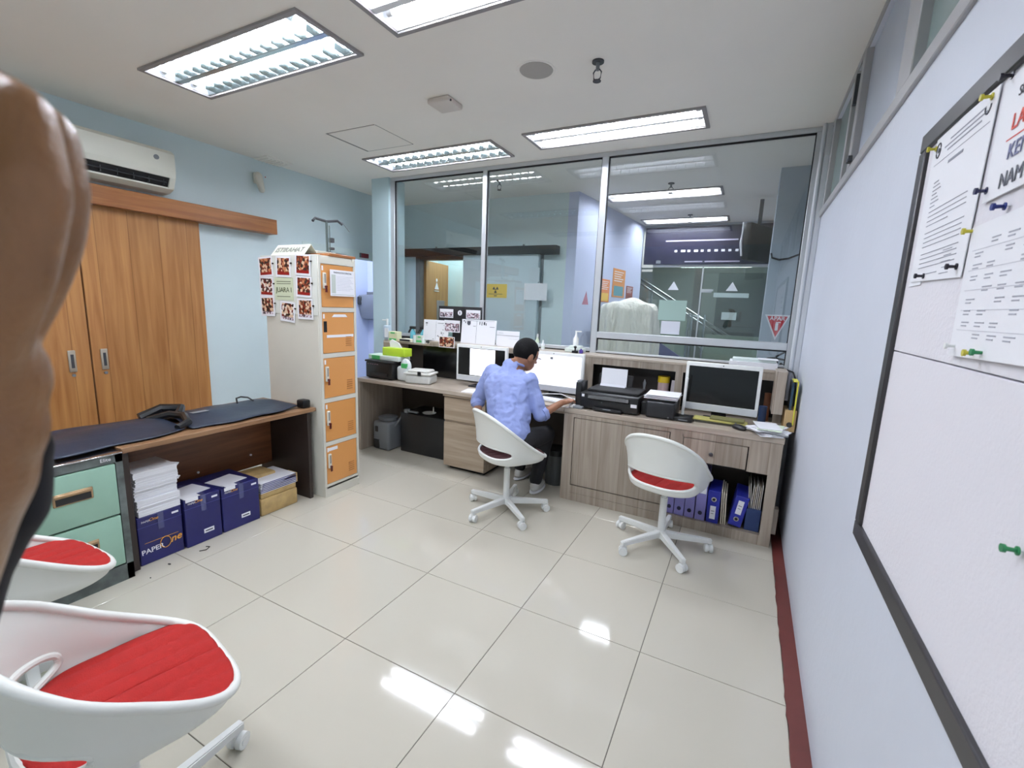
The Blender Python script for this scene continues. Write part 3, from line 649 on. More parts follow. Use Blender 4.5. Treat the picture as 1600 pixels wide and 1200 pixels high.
# ---------------- desks, hutch, cabinet ----------------
YF, YH, ZT, ZL = .79, 1.25, .752, 1.12
t = thing('desk', 'low greyish-beige laminate desk along the left glass with open knee space', 'desk', (-2.0, 1.1, 0))
part('desk_top', B().box(-3.17, -.945, YF, YG-.04, ZT-.035, ZT, .002), M_deskt, t)
part('apron_rail', B().box(-2.12, -.945, YF+.012, YF+.03, ZT-.055, ZT-.036), M_deskl, t)
part('side_panel', B().box(-3.17, -3.135, YF+.005, YG-.04, 0, ZT-.036, .002), M_desk, t)
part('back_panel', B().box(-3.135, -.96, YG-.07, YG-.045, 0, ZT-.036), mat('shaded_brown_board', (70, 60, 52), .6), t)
t = thing('drawer_pedestal', 'laminate two-drawer pedestal under the low desk, left of the seated man', 'drawers', (-1.90, 1.05, 0))
part('carcass', B().box(-2.12, -1.68, YF+.045, 1.36, .035, ZT-.06, .002), M_deskl, t)
part('drawer', B().box(-2.118, -1.682, YF+.03, YF+.048, .475, ZT-.065, .002), M_deskl, t)
part('drawer', B().box(-2.118, -1.682, YF+.03, YF+.048, .04, .455, .002), M_deskl, t)
part('plinth', B().box(-2.09, -1.71, YF+.09, 1.3, 0, .036), M_blackm, t)
t = thing('cabinet', 'grey-beige laminate cabinet with door, drawer and open binder niche on the right', 'cabinet', (-.19, 1.1, 0))
cx0, cx1 = -.94, .555
b = B()
b.box(cx0, cx0+.08, YF, YF+.02, 0, ZT-.04).box(cx1-.065, cx1, YF, YF+.02, 0, ZT-.04)
b.box(cx0+.08, -.055, YF, YF+.02, .685, ZT-.04).box(-.055, cx1-.065, YF, YF+.02, .665, ZT-.04).box(.365, cx1-.065, YF, YF+.02, .495, .665)
b.box(-.135, -.048, YF, YF+.02, .495, .685)
b.box(cx0+.08, -.135, YF, YF+.02, 0, .065).box(-.135, cx1-.065, YF, YF+.02, 0, .07)
part('face_frame', b, M_desk, t, smooth=False)
part('worktop', B().box(cx0, cx1+.005, YF-.005, YG-.04, ZT-.038, ZT, .002), M_deskt, t)
part('side_panel', B().box(cx0, cx0+.02, YF+.02, YG-.05, 0, ZT-.04), M_desk, t)
part('side_panel', B().box(cx1-.02, cx1, YF+.02, YG-.05, 0, ZT-.04), M_desk, t)
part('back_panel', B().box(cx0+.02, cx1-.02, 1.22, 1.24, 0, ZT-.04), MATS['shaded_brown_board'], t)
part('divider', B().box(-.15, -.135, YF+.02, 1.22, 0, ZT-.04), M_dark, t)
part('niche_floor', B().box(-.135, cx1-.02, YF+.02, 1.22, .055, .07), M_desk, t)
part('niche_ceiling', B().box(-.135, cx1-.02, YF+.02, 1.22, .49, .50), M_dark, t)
part('door', B().box(-.855, -.14, YF-.001, YF+.017, .135, .68, .003), M_desk, t)
part('lower_rail', B().box(cx0+.08, -.14, YF+.001, YF+.019, .067, .128), M_desk, t)
part('side_trim', B().box(cx1, cx1+.03, YF+.04, YF+.10, .08, .26, .003), M_desk, t)
d = part('drawer', B().box(-.045, .358, YF-.001, YF+.017, .503, .66, .003), M_desk, t)
part('knob', B().cyl((.14, YF-.022, .575), (.14, YF, .575), .013, .007, 14).sph((.14, YF-.022, .575), (.014, .007, .014)), M_dgrey, d)
# raised counter (hutch): ledge, fascia, niches
t = thing('hutch', 'raised laminate counter with dark open niches behind the monitors', 'counter', (-1.3, 1.38, ZT))
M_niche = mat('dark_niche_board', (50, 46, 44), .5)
part('ledge', B().box(-2.62, .56, YH-.005, YG-.025, ZL-.005, ZL+.015, .002), M_deskt, t)
part('ledge_left', B().box(-3.30, -2.62, YH+.06, YG-.025, ZL-.045, ZL-.025, .002), M_deskt, t)
b = B(); b.box(-2.62, -.95, YH, YH+.018, ZL-.035, ZL-.005)
b.box(-.95, -.875, YH, YH+.018, ZT, ZL-.005).box(-.875, .555, YH, YH+.018, 1.06, ZL-.005).box(-.20, -.145, YH, YH+.018, ZT, 1.06).box(.50, .555, YH, YH+.018, ZT, 1.06)
part('fascia', b, M_desk, t, smooth=False)
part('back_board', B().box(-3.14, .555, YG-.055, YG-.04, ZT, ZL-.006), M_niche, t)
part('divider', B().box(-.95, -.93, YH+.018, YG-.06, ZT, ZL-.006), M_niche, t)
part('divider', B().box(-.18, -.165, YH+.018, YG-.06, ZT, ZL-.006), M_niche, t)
part('end_panel', B().box(-3.19, -3.06, 1.19, YG-.04, ZT, ZL-.03, .002), M_deskl, t)
part('niche_shade_sheet', B().box(-2.78, -1.0, YH+.10, YH+.11, ZT+.001, ZL-.045), mat('niche_shade_black', (14, 14, 15), .15), t)  # black sheet inside the open niche, its darkness put into the colour
part('hanging_panel', B().box(.475, .54, 1.02, 1.22, .86, 1.155, .002), M_desk, t, label='short hanging side panel beside the right monitor')

# ---------------- monitors ----------------
def monitor(name, label, x, y, rz, w, h, zb, scr, content=None):
    t = thing(name, label, 'monitor', (x, y, ZT), rz, 'white all-in-one monitors on the desks')
    z0 = zb-ZT; z1 = z0+h
    L_ = lambda n, b, m_, p=None, **k: part(n, b, m_, p or t, True, **k)
    L_('casing', B().box(-w/2, w/2, 0, .035, z0, z1, .006, 2).box(-w/4, w/4, .03, .055, z0+.08, z1-.06, .01, 2), M_white)
    s = L_('screen', B().box(-w/2+.022, w/2-.022, -.0015, .003, z0+.055, z1-.028), scr)
    L_('chin', B().box(-w/2+.004, w/2-.004, -.002, .002, z0+.004, z0+.048), mat('silver_chin', (205, 208, 212), .35))
    L_('webcam', B().cyl((0, -.002, z1-.013), (0, 0, z1-.013), .004, seg=8), M_black)
    st = L_('stand', B().box(-.05, .05, .04, .055, .012, z0+.12, .004).box(-.11, .11, -.05, .10, 0, .012, .005), M_blackm)
    if content:
        for (u0, u1, v0, v1, m_, n) in content:
            L_(n, B().box(-w/2+.022+u0*(w-.044), -w/2+.022+u1*(w-.044), -.0022, -.0016, z0+.055+v0*(h-.083), z0+.055+v1*(h-.083)), m_)
    return t
M_lit = mat('lit_screen', (246, 246, 255), .4, emit=.80)
M_litg = mat('lit_screen_bar', (200, 202, 212), .4, emit=.5)
monitor('monitor', 'white-framed monitor with a blank white square between black bars, left of the man', -1.92, 1.12, 0, .55, .345, .80, M_scr, [(.26, .80, .02, .985, M_lit, 'white_panel')])
monitor('monitor', 'lit white monitor the seated man is looking at', -1.19, 1.12, 0, .55, .345, .80, M_lit, [(.0, 1, .965, .985, M_litg, 'menu_bar'), (.44, .49, .86, .94, M_grey, 'icon'), (0, .12, .95, .985, M_litg, 'tab')])
monitor('monitor', 'switched-off silver-framed monitor with black screen at the right end', .145, 1.05, math.radians(-2), .50, .355, .815, M_scr)

# ---------------- on the desks, left to right ----------------
t = thing('printer', 'black printer at the left end of the low desk, under the green boxes', 'printer', (-2.97, 1.02, ZT))
part('body', B().box(-3.12, -2.77, .86, 1.15, ZT+.008, ZT+.165, .012, 2), M_black, t)
part('lid', B().box(-3.125, -2.765, .85, 1.16, ZT+.165, ZT+.185, .008, 2), M_blackm, t)
part('paper_slot', B().box(-3.06, -2.83, .852, .862, ZT+.035, ZT+.06), M_dark, t); part('foot', B().box(-3.1, -2.8, .88, 1.14, ZT, ZT+.01), M_blackm, t)
bt = B()
for k in range(5): bt.box(-3.08+k*.03, -3.065+k*.03, .846, .852, ZT+.145, ZT+.15)
part('buttons', bt, mat('pinkish_keys', (170, 140, 150), .5), t)
M_gr = mat('bright_green_plastic', (78, 190, 106), .45); M_lime = mat('lime_carton', (186, 218, 54), .5)
t = thing('tissue_box', 'lime green tissue box with a white tissue sticking out', 'tissue box', (-2.84, 1.0, .985))
part('box', B().box(-2.97, -2.69, .94, 1.06, .985, 1.065, .006, 2), M_lime, t); part('tissue', B().prism([(-2.92, 1.0, 1.06), (-2.78, 1.01, 1.06), (-2.83, 1.02, 1.11), (-2.90, 1.0, 1.145), (-2.93, 1.0, 1.12)], (0, .012, 0)), M_paper, t)
t = thing('wipes_box', 'flat white and green box on the black printer, left of the tissue box', 'box', (-3.05, 1.0, .937))
part('box', B().box(-3.14, -2.98, .92, 1.08, .938, .985, .004), mat('pale_mint', (206, 232, 214), .5), t); part('green_panel', B().box(-3.09, -2.985, .917, .921, .94, .978), M_gr, t)
one('white_carton', B().box(-2.97, -2.73, .90, 1.08, .938, .984, .008, 2), M_paper2, 'flat white carton between the black printer and the lime tissue box', 'box')
t = thing('plastic_bag_roll', 'white plastic pack with green label standing before the storage tub', 'package', (-2.70, .93, ZT))
part('pack', B().box(-2.76, -2.62, .90, .98, ZT, .90, .03, 3).sph((-2.665, .94, .90), (.062, .035, .075)), mat('translucent_white', (228, 234, 236), .4), t); part('green_label', B().box(-2.69, -2.625, .895, .905, .885, .93, .003).box(-2.69, -2.625, .9, .94, .90, .93), M_gr, t)
t = thing('storage_tub', 'translucent white plastic tub with lid and black clip on the low desk', 'container', (-2.50, .97, ZT))
r8 = Matrix.Rotation(.25, 3, 'Z'); pv = (-2.50, .97, .8)
part('tub', B().box(-2.63, -2.37, .87, 1.06, ZT, .835, .02, 3, rot=r8, piv=pv), mat('frosted_tub', (206, 208, 204), .35, noise=.05), t)
part('lid', B().box(-2.64, -2.36, .86, 1.07, .838, .86, .012, 2, rot=r8, piv=pv).box(-2.61, -2.39, .88, 1.05, .855, .885, .02, 3, rot=r8, piv=pv), mat('tub_lid', (222, 222, 216), .35), t)
part('clip', B().box(-2.49, -2.455, .853, .862, .835, .875, .003, rot=r8, piv=pv), M_black, t)
# ledge clutter, left end
t = thing('hand_sanitizer', 'white pump bottle in a wall holder on the bluish pillar', 'bottle', (-3.30, 1.35, 1.10))
part('bottle', B().box(-3.31, -3.23, 1.31, 1.37, 1.11, 1.26, .015, 2), mat('clear_blue_bottle', (190, 206, 220), .3), t); part('label', B().box(-3.28, -3.228, 1.306, 1.311, 1.13, 1.23), M_paper, t)
part('pump', B().cyl((-3.27, 1.34, 1.26), (-3.27, 1.34, 1.33), .012).cyl((-3.27, 1.34, 1.315), (-3.33, 1.33, 1.315), .006), M_white, t)
part('holder', B().box(-3.35, -3.22, 1.37, 1.44, 1.09, 1.11, .003), M_white, t)
one('blue_marker', B().cyl((-3.0, 1.20, ZT), (-3.0, 1.20, 1.03), .014, seg=10).cyl((-3.0, 1.20, 1.03), (-3.0, 1.20, 1.05), .017, seg=10), mat('marker_blue', (40, 60, 140), .4), 'thin blue tube standing against the counter end panel', 'tube')
rnd = random.Random(9)
cl = [('small_carton', (-3.20, -3.08, 1.28, 1.36, 1.20), 'pale yellow small carton leaning at the left end of the counter', (226, 226, 186)), ('medicine_box', (-2.86, -2.76, 1.32, 1.40, 1.175), 'small green and white medicine box on the counter ledge', (214, 222, 206)),
      ('paper_packet', (-3.06, -2.90, 1.29, 1.40, 1.13), 'cream paper packet among the clutter at the left of the counter', (224, 222, 200)), ('white_packet', (-2.74, -2.66, 1.33, 1.40, 1.12), 'little white packet left of the standing cards', (232, 230, 226))]
for n, (x0, x1, y0, y1, z1), lb, c in cl:
    z0_ = ZL-.024 if x0 < -2.62 else ZL+.016
    t = thing(n, lb, 'box', ((x0+x1)/2, y0, z0_)); part('box', B().box(x0, x1, y0, y1, z0_, z1, .004), mat(n+'_card', c, .6), t)
    part('printed_mark', B().box(x0+.01, x1-.012, y0-.001, y0, z0_+.01, z0_+.03).box(x0+.03, x1-.03, y0-.001, y0, z1-.022, z1-.008), M_dgrey if 'pack' in n else M_gr, t)
t = thing('spray_bottle', 'blue spray bottle with black trigger on the ledge left of the cards', 'spray bottle', (-2.96, 1.40, 1.095))
part('bottle', B().lathe([(.03, 0), (.032, .06), (.028, .10), (.012, .13), (.012, .14)], (-2.96, 1.40, 1.095), 14), mat('teal_liquid', (96, 170, 186), .2), t)
part('trigger_head', B().box(-3.0, -2.92, 1.385, 1.415, 1.235, 1.265, .006).prism([(-2.995, 1.39, 1.24), (-2.98, 1.39, 1.24), (-3.015, 1.39, 1.19), (-3.02, 1.39, 1.20)], (0, .02, 0)), M_black, t)
t = dup(t, (-2.83, 1.41, 1.095), .2, 'second black-headed spray bottle, hard against the white wall card')
for i, x in enumerate((-2.88, -2.77)):
    t = thing('small_jar', 'short white jar on the ledge before the spray bottles, %s' % ('the left one' if i == 0 else 'the one nearest the cards'), 'jar', (x, 1.34, 1.095), 0, 'white jars by the spray bottles')
    part('jar', B().lathe([(.022, 0), (.024, .05), (.018, .06)], (x, 1.34, 1.095), 14), M_paper2, t); part('lid', B().cyl((x, 1.34, 1.155), (x, 1.34, 1.175), .022, seg=14), M_white, t)

# standing cards and photo board
def card(name, label, x0, x1, z0, z1, y, lines, mt=M_paper, lean=.10, cat='card', group=None, extra=None):
    t = thing(name, label, cat, ((x0+x1)/2, y, z0), 0, group)
    R = Matrix.Rotation(-lean, 3, 'X'); pv = ((x0+x1)/2, y, z0)
    part('sheet', B().box(x0, x1, y, y+.004, z0, z1, .001, rot=R, piv=pv), mt, t)
    b = B()
    for (u0, u1, v0, v1) in lines:
        b.box(x0+u0*(x1-x0), x0+u1*(x1-x0), y-.0012, y-.0002, z0+v0*(z1-z0), z0+v1*(z1-z0), rot=R, piv=pv)
    part('printed_marks', b, M_ink, t)
    return t
zc = ZL+.016
rnd = random.Random(2)
scrib = [(.08, .16, .80, .86), (.10, .14, .72, .75), (.50, .505, .05, .95), (.56, .80, .84, .86)] + [(.6+.3*rnd.random(),)*1 for _ in range(0)]
scrib += [(a, a+.05, b_, b_+.02) for a, b_ in [(rnd.uniform(.55, .9), rnd.uniform(.2, .75)) for _ in range(12)]] + [(.62, .92, .18, .23), (.4, .43, .06, .09)]
card('wall_card', 'white chart card on the ledge, left of the photo board', -2.77, -2.45, zc, 1.35, 1.33, scrib)
bb = thing('photo_board', 'black board with pinned group photos and a round white emblem, behind the cards', 'board', (-2.38, 1.46, zc))
part('board', B().box(-2.66, -2.13, 1.455, 1.465, 1.28, 1.495, .003).box(-2.48, -2.27, 1.455, 1.465, zc-.0, 1.28), M_blackm, bb)
part('emblem', B().cyl((-2.39, 1.452, 1.43), (-2.39, 1.456, 1.43), .026, seg=20), M_paper, bb)
part('emblem_mark', B().box(-2.394, -2.386, 1.4505, 1.4525, 1.415, 1.445), M_ink, bb)
for i, (x0, x1, z0, z1, y, nm) in enumerate(((-2.64, -2.47, 1.375, 1.465, 1.45, 'top left'), (-2.31, -2.14, 1.375, 1.465, 1.45, 'top right'), (-2.50, -2.31, 1.235, 1.355, 1.34, 'middle'), (-2.49, -2.30, 1.085, 1.195, 1.235, 'lowest, hanging over the ledge'))):
    t = thing('group_photo', 'landscape group photo on the black board, %s' % nm, 'photograph', ((x0+x1)/2, y, z0), 0, 'group photos on the black board')
    part('border', B().box(x0, x1, y-.002, y, z0, z1), M_paper, t)
    part('print', B().box(x0+.008, x1-.008, y-.003, y-.002, z0+.008, z1-.03 if i != 3 else z1-.005), photo_mat(20+i if i < 3 else 7), t)
card('calendar_card', 'large white two-column card leaning on the glass above the left monitor', -2.30, -1.90, zc, 1.375, 1.34, [(.05, .08, .90, .95), (.1, .12, .83, .92), (.16, .26, .80, .93), (.18, .24, .76, .82), (.44, .445, .02, .97), (.52, .54, .80, .92), (.58, .60, .78, .92), (.64, .68, .80, .92), (.70, .72, .78, .88), (.34, .42, .72, .735), (.82, .95, .72, .735), (.05, .95, .955, .962)])
card('folded_card', 'smaller white folded card right of the two-column card', -1.885, -1.64, zc, 1.285, 1.33, [(.0, 1, .70, .715), (.02, .06, .03, .06), (.55, .98, .50, .505), (.1, .3, .85, .86)])
# bottles on the ledge behind the man
for i, (x, hh, c, lb) in enumerate(((-1.46, .10, (206, 222, 196), 'slim pump bottle with pale green label behind the man'), (-1.40, .06, (226, 232, 236), 'short clear bottle right of the slim pump bottle'))):
    t = thing('small_bottle', lb, 'bottle', (x, 1.36, zc)); part('bottle', B().lathe([(.018, 0), (.019, hh*.75), (.008, hh), (.008, hh+.01)], (x, 1.36, zc), 14), mat('bottle_%d' % i, c, .3), t)
    part('cap', B().cyl((x, 1.36, zc+hh+.01), (x, 1.36, zc+hh+.04-.015*i), .008, seg=10), M_white, t); part('label', B().cyl((x, 1.36, zc+.015), (x, 1.36, zc+hh*.6), .0195, seg=14), M_paper2, t)
t = thing('lotion_bottle', 'white pump bottle on a pale box at the right end of the middle glass', 'bottle', (-1.09, 1.38, zc+.06))
part('bottle', B().lathe([(.024, 0), (.026, .06), (.012, .08), (.008, .11)], (-1.09, 1.38, zc+.06), 14), M_white, t); part('pump', B().cyl((-1.09, 1.38, zc+.165), (-1.09, 1.38, zc+.185), .008, seg=10).box(-1.10, -1.04, 1.374, 1.386, zc+.18, zc+.19), M_white, t)
one('pale_box', B().box(-1.17, -1.01, 1.32, 1.44, zc, zc+.035, .004).box(-1.14, -1.03, 1.34, 1.42, zc+.035, zc+.058, .004), mat('pale_box_card', (216, 226, 220), .5), 'stepped pale box under the white pump bottle', 'box')
t = thing('rubber_stamp', 'black hand stamp on the ledge beside the wide mullion', 'stamp', (-1.06, 1.29, zc)); part('handle', B().lathe([(.008, .02), (.006, .035), (.016, .055), (.006, .062)], (-1.06, 1.29, zc), 12), M_black, t); part('stamp_foot', B().box(-1.085, -1.035, 1.275, 1.305, zc, zc+.02), M_black, t)
one('ink_bottle', B().box(-1.02, -.99, 1.28, 1.305, zc, zc+.03, .003).cyl((-1.005, 1.29, zc+.03), (-1.005, 1.29, zc+.04), .008), mat('violet_ink', (80, 60, 150), .4), 'small violet ink pot beside the black stamp', 'ink pot')
# keyboard, mouse, cables, small black pile near the man
def keyboard(x, y, rz, label):
    t = thing('keyboard', label, 'keyboard', (x, y, ZT), rz)
    part('base', B().box(-.21, .21, -.065, .065, 0, .014, .004), M_white, t, True)
    k = 0
    for r in range(5):
        pass
    b = B()
    for r in range(5):
        for c in range(15): b.box(-.200+c*.0268, -.177+c*.0268, -.055+r*.0225, -.036+r*.0225, .014, .018)
    part('keys', b, M_paper, t, True, smooth=False, kind='stuff')
keyboard(-1.17, .97, -.08, 'white keyboard lying before the lit monitor')
t = thing('mouse', 'white computer mouse under the man\'s right hand', 'mouse', (-.895, .845, ZT), .3); part('shell', B().sph((0, 0, .012), (.030, .052, .020)), M_white, t, True); part('wheel', B().cyl((-.003, .03, .03), (.003, .03, .03), .006, seg=10), M_grey, t, True)
one('white_cable', B().tube([(-1.30, 1.06, .772), (-1.20, 1.05, .79), (-1.08, 1.06, .80), (-.98, 1.02, .785), (-.92, .98, .765), (-.90, .92, .762)], .004, 6).tube([(-1.02, 1.10, .77), (-.96, 1.04, .78), (-.88, 1.0, .765), (-.84, .96, .76)], .005, 6), M_white, 'white cable arching over the keyboard before the lit monitor', 'cable')
one('card_reader', B().box(-.885, -.80, .80, .86, ZT, ZT+.022, .004), M_grey, 'small grey device at the desk edge beside the mouse hand', 'device')
one('desk_paper', B().box(-1.95, -1.74, .83, 1.0, ZT, ZT+.004, rot=Matrix.Rotation(.2, 3, 'Z')), M_paper, 'white sheet on the desk beneath the left monitor', 'paper')
one('black_mouse_pile', B().sph((-1.84, 1.02, ZT+.02), (.05, .035, .022)).sph((-1.76, .99, ZT+.022), (.04, .05, .024)).sph((-1.70, 1.05, ZT+.02), (.05, .03, .02)).tube([(-1.9, 1.1, .77), (-1.8, 1.06, .80), (-1.7, 1.1, .77), (-1.66, 1.0, .78)], .006, 6), M_black, 'dark bundle of cables and mouse under the left monitor', 'cables')

# black printers on the right desk
t = thing('inkjet_printer', 'wide black ink-tank printer with a white sheet in its feeder', 'printer', (-.61, 1.0, ZT))
part('body', B().box(-.835, -.385, .83, 1.16, ZT+.01, ZT+.135, .012, 2), M_black, t)
part('scanner_lid', B().box(-.80, -.40, .90, 1.17, ZT+.135, ZT+.155, .006, 2), M_blackm, t)
part('control_panel', B().box(-.77, -.45, .812, .838, ZT+.085, ZT+.12, .005, rot=Matrix.Rotation(-.4, 3, 'X')), M_black, t)
part('ink_tank', B().box(-.885, -.838, .86, 1.02, ZT+.005, ZT+.20, .006, 2), M_black, t); part('tank_cap', B().box(-.88, -.845, .87, .93, ZT+.20, ZT+.215, .003), M_grey, t)
part('output_tray', B().box(-.72, -.50, .80, .86, ZT+.008, ZT+.03, .004), M_blackm, t)
part('tray_tab', B().box(-.64, -.58, .797, .801, ZT+.022, ZT+.029), M_grey, t)
part('sticker', B().box(-.44, -.395, .8275, .8295, ZT+.06, ZT+.085), M_paper, t); part('sticker', B().box(-.82, -.80, .8275, .8295, ZT+.10, ZT+.12), M_paper, t)
part('status_light', B().cyl((-.66, .827, ZT+.07), (-.66, .831, ZT+.07), .004, seg=8), M_grey, t)
part('feeder', B().box(-.79, -.51, 1.16, 1.175, ZT+.05, 1.0, .004, rot=Matrix.Rotation(-.12, 3, 'X')), M_blackm, t)
t = thing('feed_paper', 'white sheets standing in the feeder of the wide black printer', 'paper', (-.65, 1.15, .86))
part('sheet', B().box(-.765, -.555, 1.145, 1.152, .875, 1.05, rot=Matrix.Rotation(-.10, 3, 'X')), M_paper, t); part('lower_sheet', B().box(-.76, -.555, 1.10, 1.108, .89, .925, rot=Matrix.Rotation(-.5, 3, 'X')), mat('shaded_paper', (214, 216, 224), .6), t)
t = thing('label_printer', 'squat black printer with paper lying on its top, left of the off monitor', 'printer', (-.23, .98, ZT))
part('body', B().box(-.335, -.13, .85, 1.12, ZT+.004, ZT+.125, .014, 3), mat('charcoal_plastic', (34, 36, 40), .45), t); part('top_cover', B().box(-.33, -.135, .87, 1.11, ZT+.125, ZT+.14, .005), M_black, t)
part('logo_dot', B().sph((-.17, .848, ZT+.018), .006), M_grey, t); part('side_unit', B().box(-.385, -.338, .92, 1.12, ZT, ZT+.10, .006), M_black, t)
for i in range(3):
    one('top_paper', B().box(-.36+i*.006, -.125+i*.004, .865, 1.09, ZT+.1415+i*.012, ZT+.147+i*.012, .001, rot=Matrix.Rotation((.03, -.05, .04)[i], 3, 'Z')), M_paper, 'sheaf of white paper on the squat black printer, %s' % ('lowest', 'middle one', 'top one')[i], 'paper', 'paper sheaves on the squat printer', smooth=False)
one('printer_cable', B().tube([(-.50, 1.17, .90), (-.44, 1.15, .89), (-.39, 1.13, .86), (-.37, 1.12, .84)], .004, 6), mat('beige_cable', (190, 180, 160), .5), 'thin beige cable between the two black printers', 'cable')
t = thing('phone_cradle', 'black desk gadget with a white upright stick, left of the off monitor', 'device', (-.07, .93, ZT))
part('base', B().box(-.14, -.01, .86, .99, ZT, ZT+.035, .008, 2), M_black, t); part('stick', B().box(-.095, -.075, .955, .975, ZT+.03, 1.06, .006, 2, rot=Matrix.Rotation(.03, 3, 'Y')), M_white, t); part('tray', B().box(-.10, -.04, .855, .862, ZT+.012, ZT+.018), M_grey, t)
for i, (a, b_, z0, c, lb) in enumerate(((.0, .34, 0, (58, 56, 44), 'lowest dark notebook under the off monitor'), (-.01, .34, .016, (196, 190, 110), 'yellow-edged notebook under the off monitor'), (.10, .32, .032, (120, 118, 70), 'short olive notebook on top, under the off monitor'))):
    one('notebook', B().box(a, b_, .93, 1.02, ZT+z0, ZT+z0+.014, .002, rot=Matrix.Rotation(-.03*i, 3, 'Z')), mat('notebook_%d' % i, c, .5), lb, 'notebook', 'notebooks under the off monitor')
t = thing('black_mouse', 'black computer mouse on the right desk beside the fanned papers', 'mouse', (.29, .88, ZT), .9); part('shell', B().sph((0, 0, .013), (.030, .056, .022)), M_black, t, True); part('wheel', B().cyl((-.003, .03, .032), (.003, .03, .032), .006, seg=10), M_grey, t, True)
rnd = random.Random(4); z = ZT+.001
for i in range(11):
    c = (.465+rnd.uniform(-.02, .02), .89+rnd.uniform(-.02, .02)); a = -.9+i*.3
    mt = mat('pale_green_sheet', (222, 236, 212), .7) if i == 9 else M_paper
    one('loose_paper', B().box(c[0]-.07, c[0]+.07, c[1]-.105, c[1]+.105, z, z+.0035, rot=Matrix.Rotation(a+1.2, 3, 'Z')), mt, 'pale green sheet near the top of the fanned paper pile' if i == 9 else 'white sheets in the fanned pile on the right desk', 'paper', None if i == 9 else 'fanned white sheets on the right desk', smooth=False)
    z += .0045
# things at the wall end
t = thing('magazine_file', 'brown cardboard magazine file against the right wall', 'box', (.59, 1.08, ZT)); part('file_box', B().box(.555, .625, 1.02, 1.20, ZT, .90, .003), mat('kraft_card', (196, 164, 116), .6), t); part('finger_hole', B().cyl((.59, 1.018, .80), (.59, 1.022, .80), .018), M_dark, t)
t = thing('yellow_folder', 'dark clear folder with yellow spine standing by the right wall', 'folder', (.59, 1.1, ZT)); part('cover', B().box(.575, .590, 1.03, 1.19, .80, 1.09, .002), mat('dark_teal_film', (48, 76, 98), .2, noise=.4, nscale=8), t); part('spine', B().box(.604, .612, 1.01, 1.03, .80, 1.10, .002).box(.58, .612, 1.01, 1.17, 1.094, 1.10, .002), mat('yellow_spine', (226, 220, 70), .4), t)
one('cardboard_tube', B().cyl((.455, 1.30, ZT), (.455, 1.30, .96), .022, seg=16), mat('tube_brown', (150, 98, 70), .6), 'brown cardboard tube behind the off monitor', 'tube')
one('blue_can', B().cyl((.43, 1.18, ZT), (.43, 1.18, .88), .026, seg=16), mat('can_blue', (60, 80, 120), .4), 'blue and white can beside the brown tube', 'can')
t = thing('yellow_tin', 'yellow and white tin in the dark niche', 'tin', (-.30, 1.36, ZT)); part('tin', B().cyl((-.30, 1.36, ZT), (-.30, 1.36, .95), .045, seg=18), mat('tin_pink', (206, 180, 180), .4), t); part('lid', B().cyl((-.30, 1.36, .95), (-.30, 1.36, 1.0), .048, seg=18), mat('tin_yellow', (218, 186, 40), .4), t)
t = thing('figurine', 'small grey metal ornament in the dark niche', 'ornament', (-.45, 1.34, ZT)); part('base', B().cyl((-.45, 1.34, ZT), (-.45, 1.34, .80), .03), M_grey, t); part('upper', B().lathe([(.012, 0), (.02, .04), (.008, .09), (.014, .13), (.003, .16)], (-.45, 1.34, .80), 12), M_grey, t)
one('niche_sheet', B().box(-.235, -.19, 1.30, 1.31, ZT, .98, rot=Matrix.Rotation(.05, 3, 'Y')), mat('greyed_sheet', (196, 190, 196), .6), 'pale sheet propped at the right of the dark niche', 'paper')
# papers and extinguisher handle on the ledge
one('paper_ream', B().box(.17, .49, 1.27, 1.45, zc, zc+.045, .002), M_paper, 'thick white ream on the ledge above the off monitor', 'paper')
t = thing('file_folder', 'flat white and mint folder on top of the white ream', 'folder', (.33, 1.36, zc+.045)); part('folder', B().box(.19, .48, 1.29, 1.44, zc+.046, zc+.066, .002), M_paper2, t); part('top_sheet', B().box(.36, .49, 1.27, 1.40, zc+.067, zc+.072), M_paper, t)
t = thing('fire_extinguisher', 'fire extinguisher behind the glass, only its black handle showing above the ledge', 'fire extinguisher', (.50, 1.72, 0))
part('cylinder', B().lathe([(.06, .62), (.065, .63), (.065, 1.02), (.05, 1.07), (.02, 1.10)], (.50, 1.72, 0), 20), mat('extinguisher_red', (170, 30, 30), .3), t)
part('bracket_stand', B().box(.44, .56, 1.68, 1.76, 0, .62, .003), M_dgrey, t)
part('handle', B().tube([(.50, 1.72, 1.10), (.50, 1.71, 1.17), (.49, 1.70, 1.19)], .014, 8).tube([(.49, 1.70, 1.19), (.44, 1.69, 1.185), (.40, 1.69, 1.165)], .009, 6).tube([(.49, 1.70, 1.20), (.56, 1.70, 1.25), (.60, 1.70, 1.26)], .008, 6).tube([(.49, 1.70, 1.19), (.56, 1.70, 1.18), (.60, 1.70, 1.165)], .008, 6), M_black, t)
part('hose', B().tube([(.53, 1.70, 1.15), (.585, 1.66, 1.10), (.59, 1.64, 1.0), (.56, 1.66, .8)], .011, 8), M_black, t)
one('wall_cable', B().tube([(.56, 1.43, 1.13), (.60, 1.38, 1.12), (.618, 1.33, 1.07), (.622, 1.30, 1.0), (.622, 1.28, .8)], .006, 6), M_black, 'black cable looping from the ledge down by the right wall', 'cable')

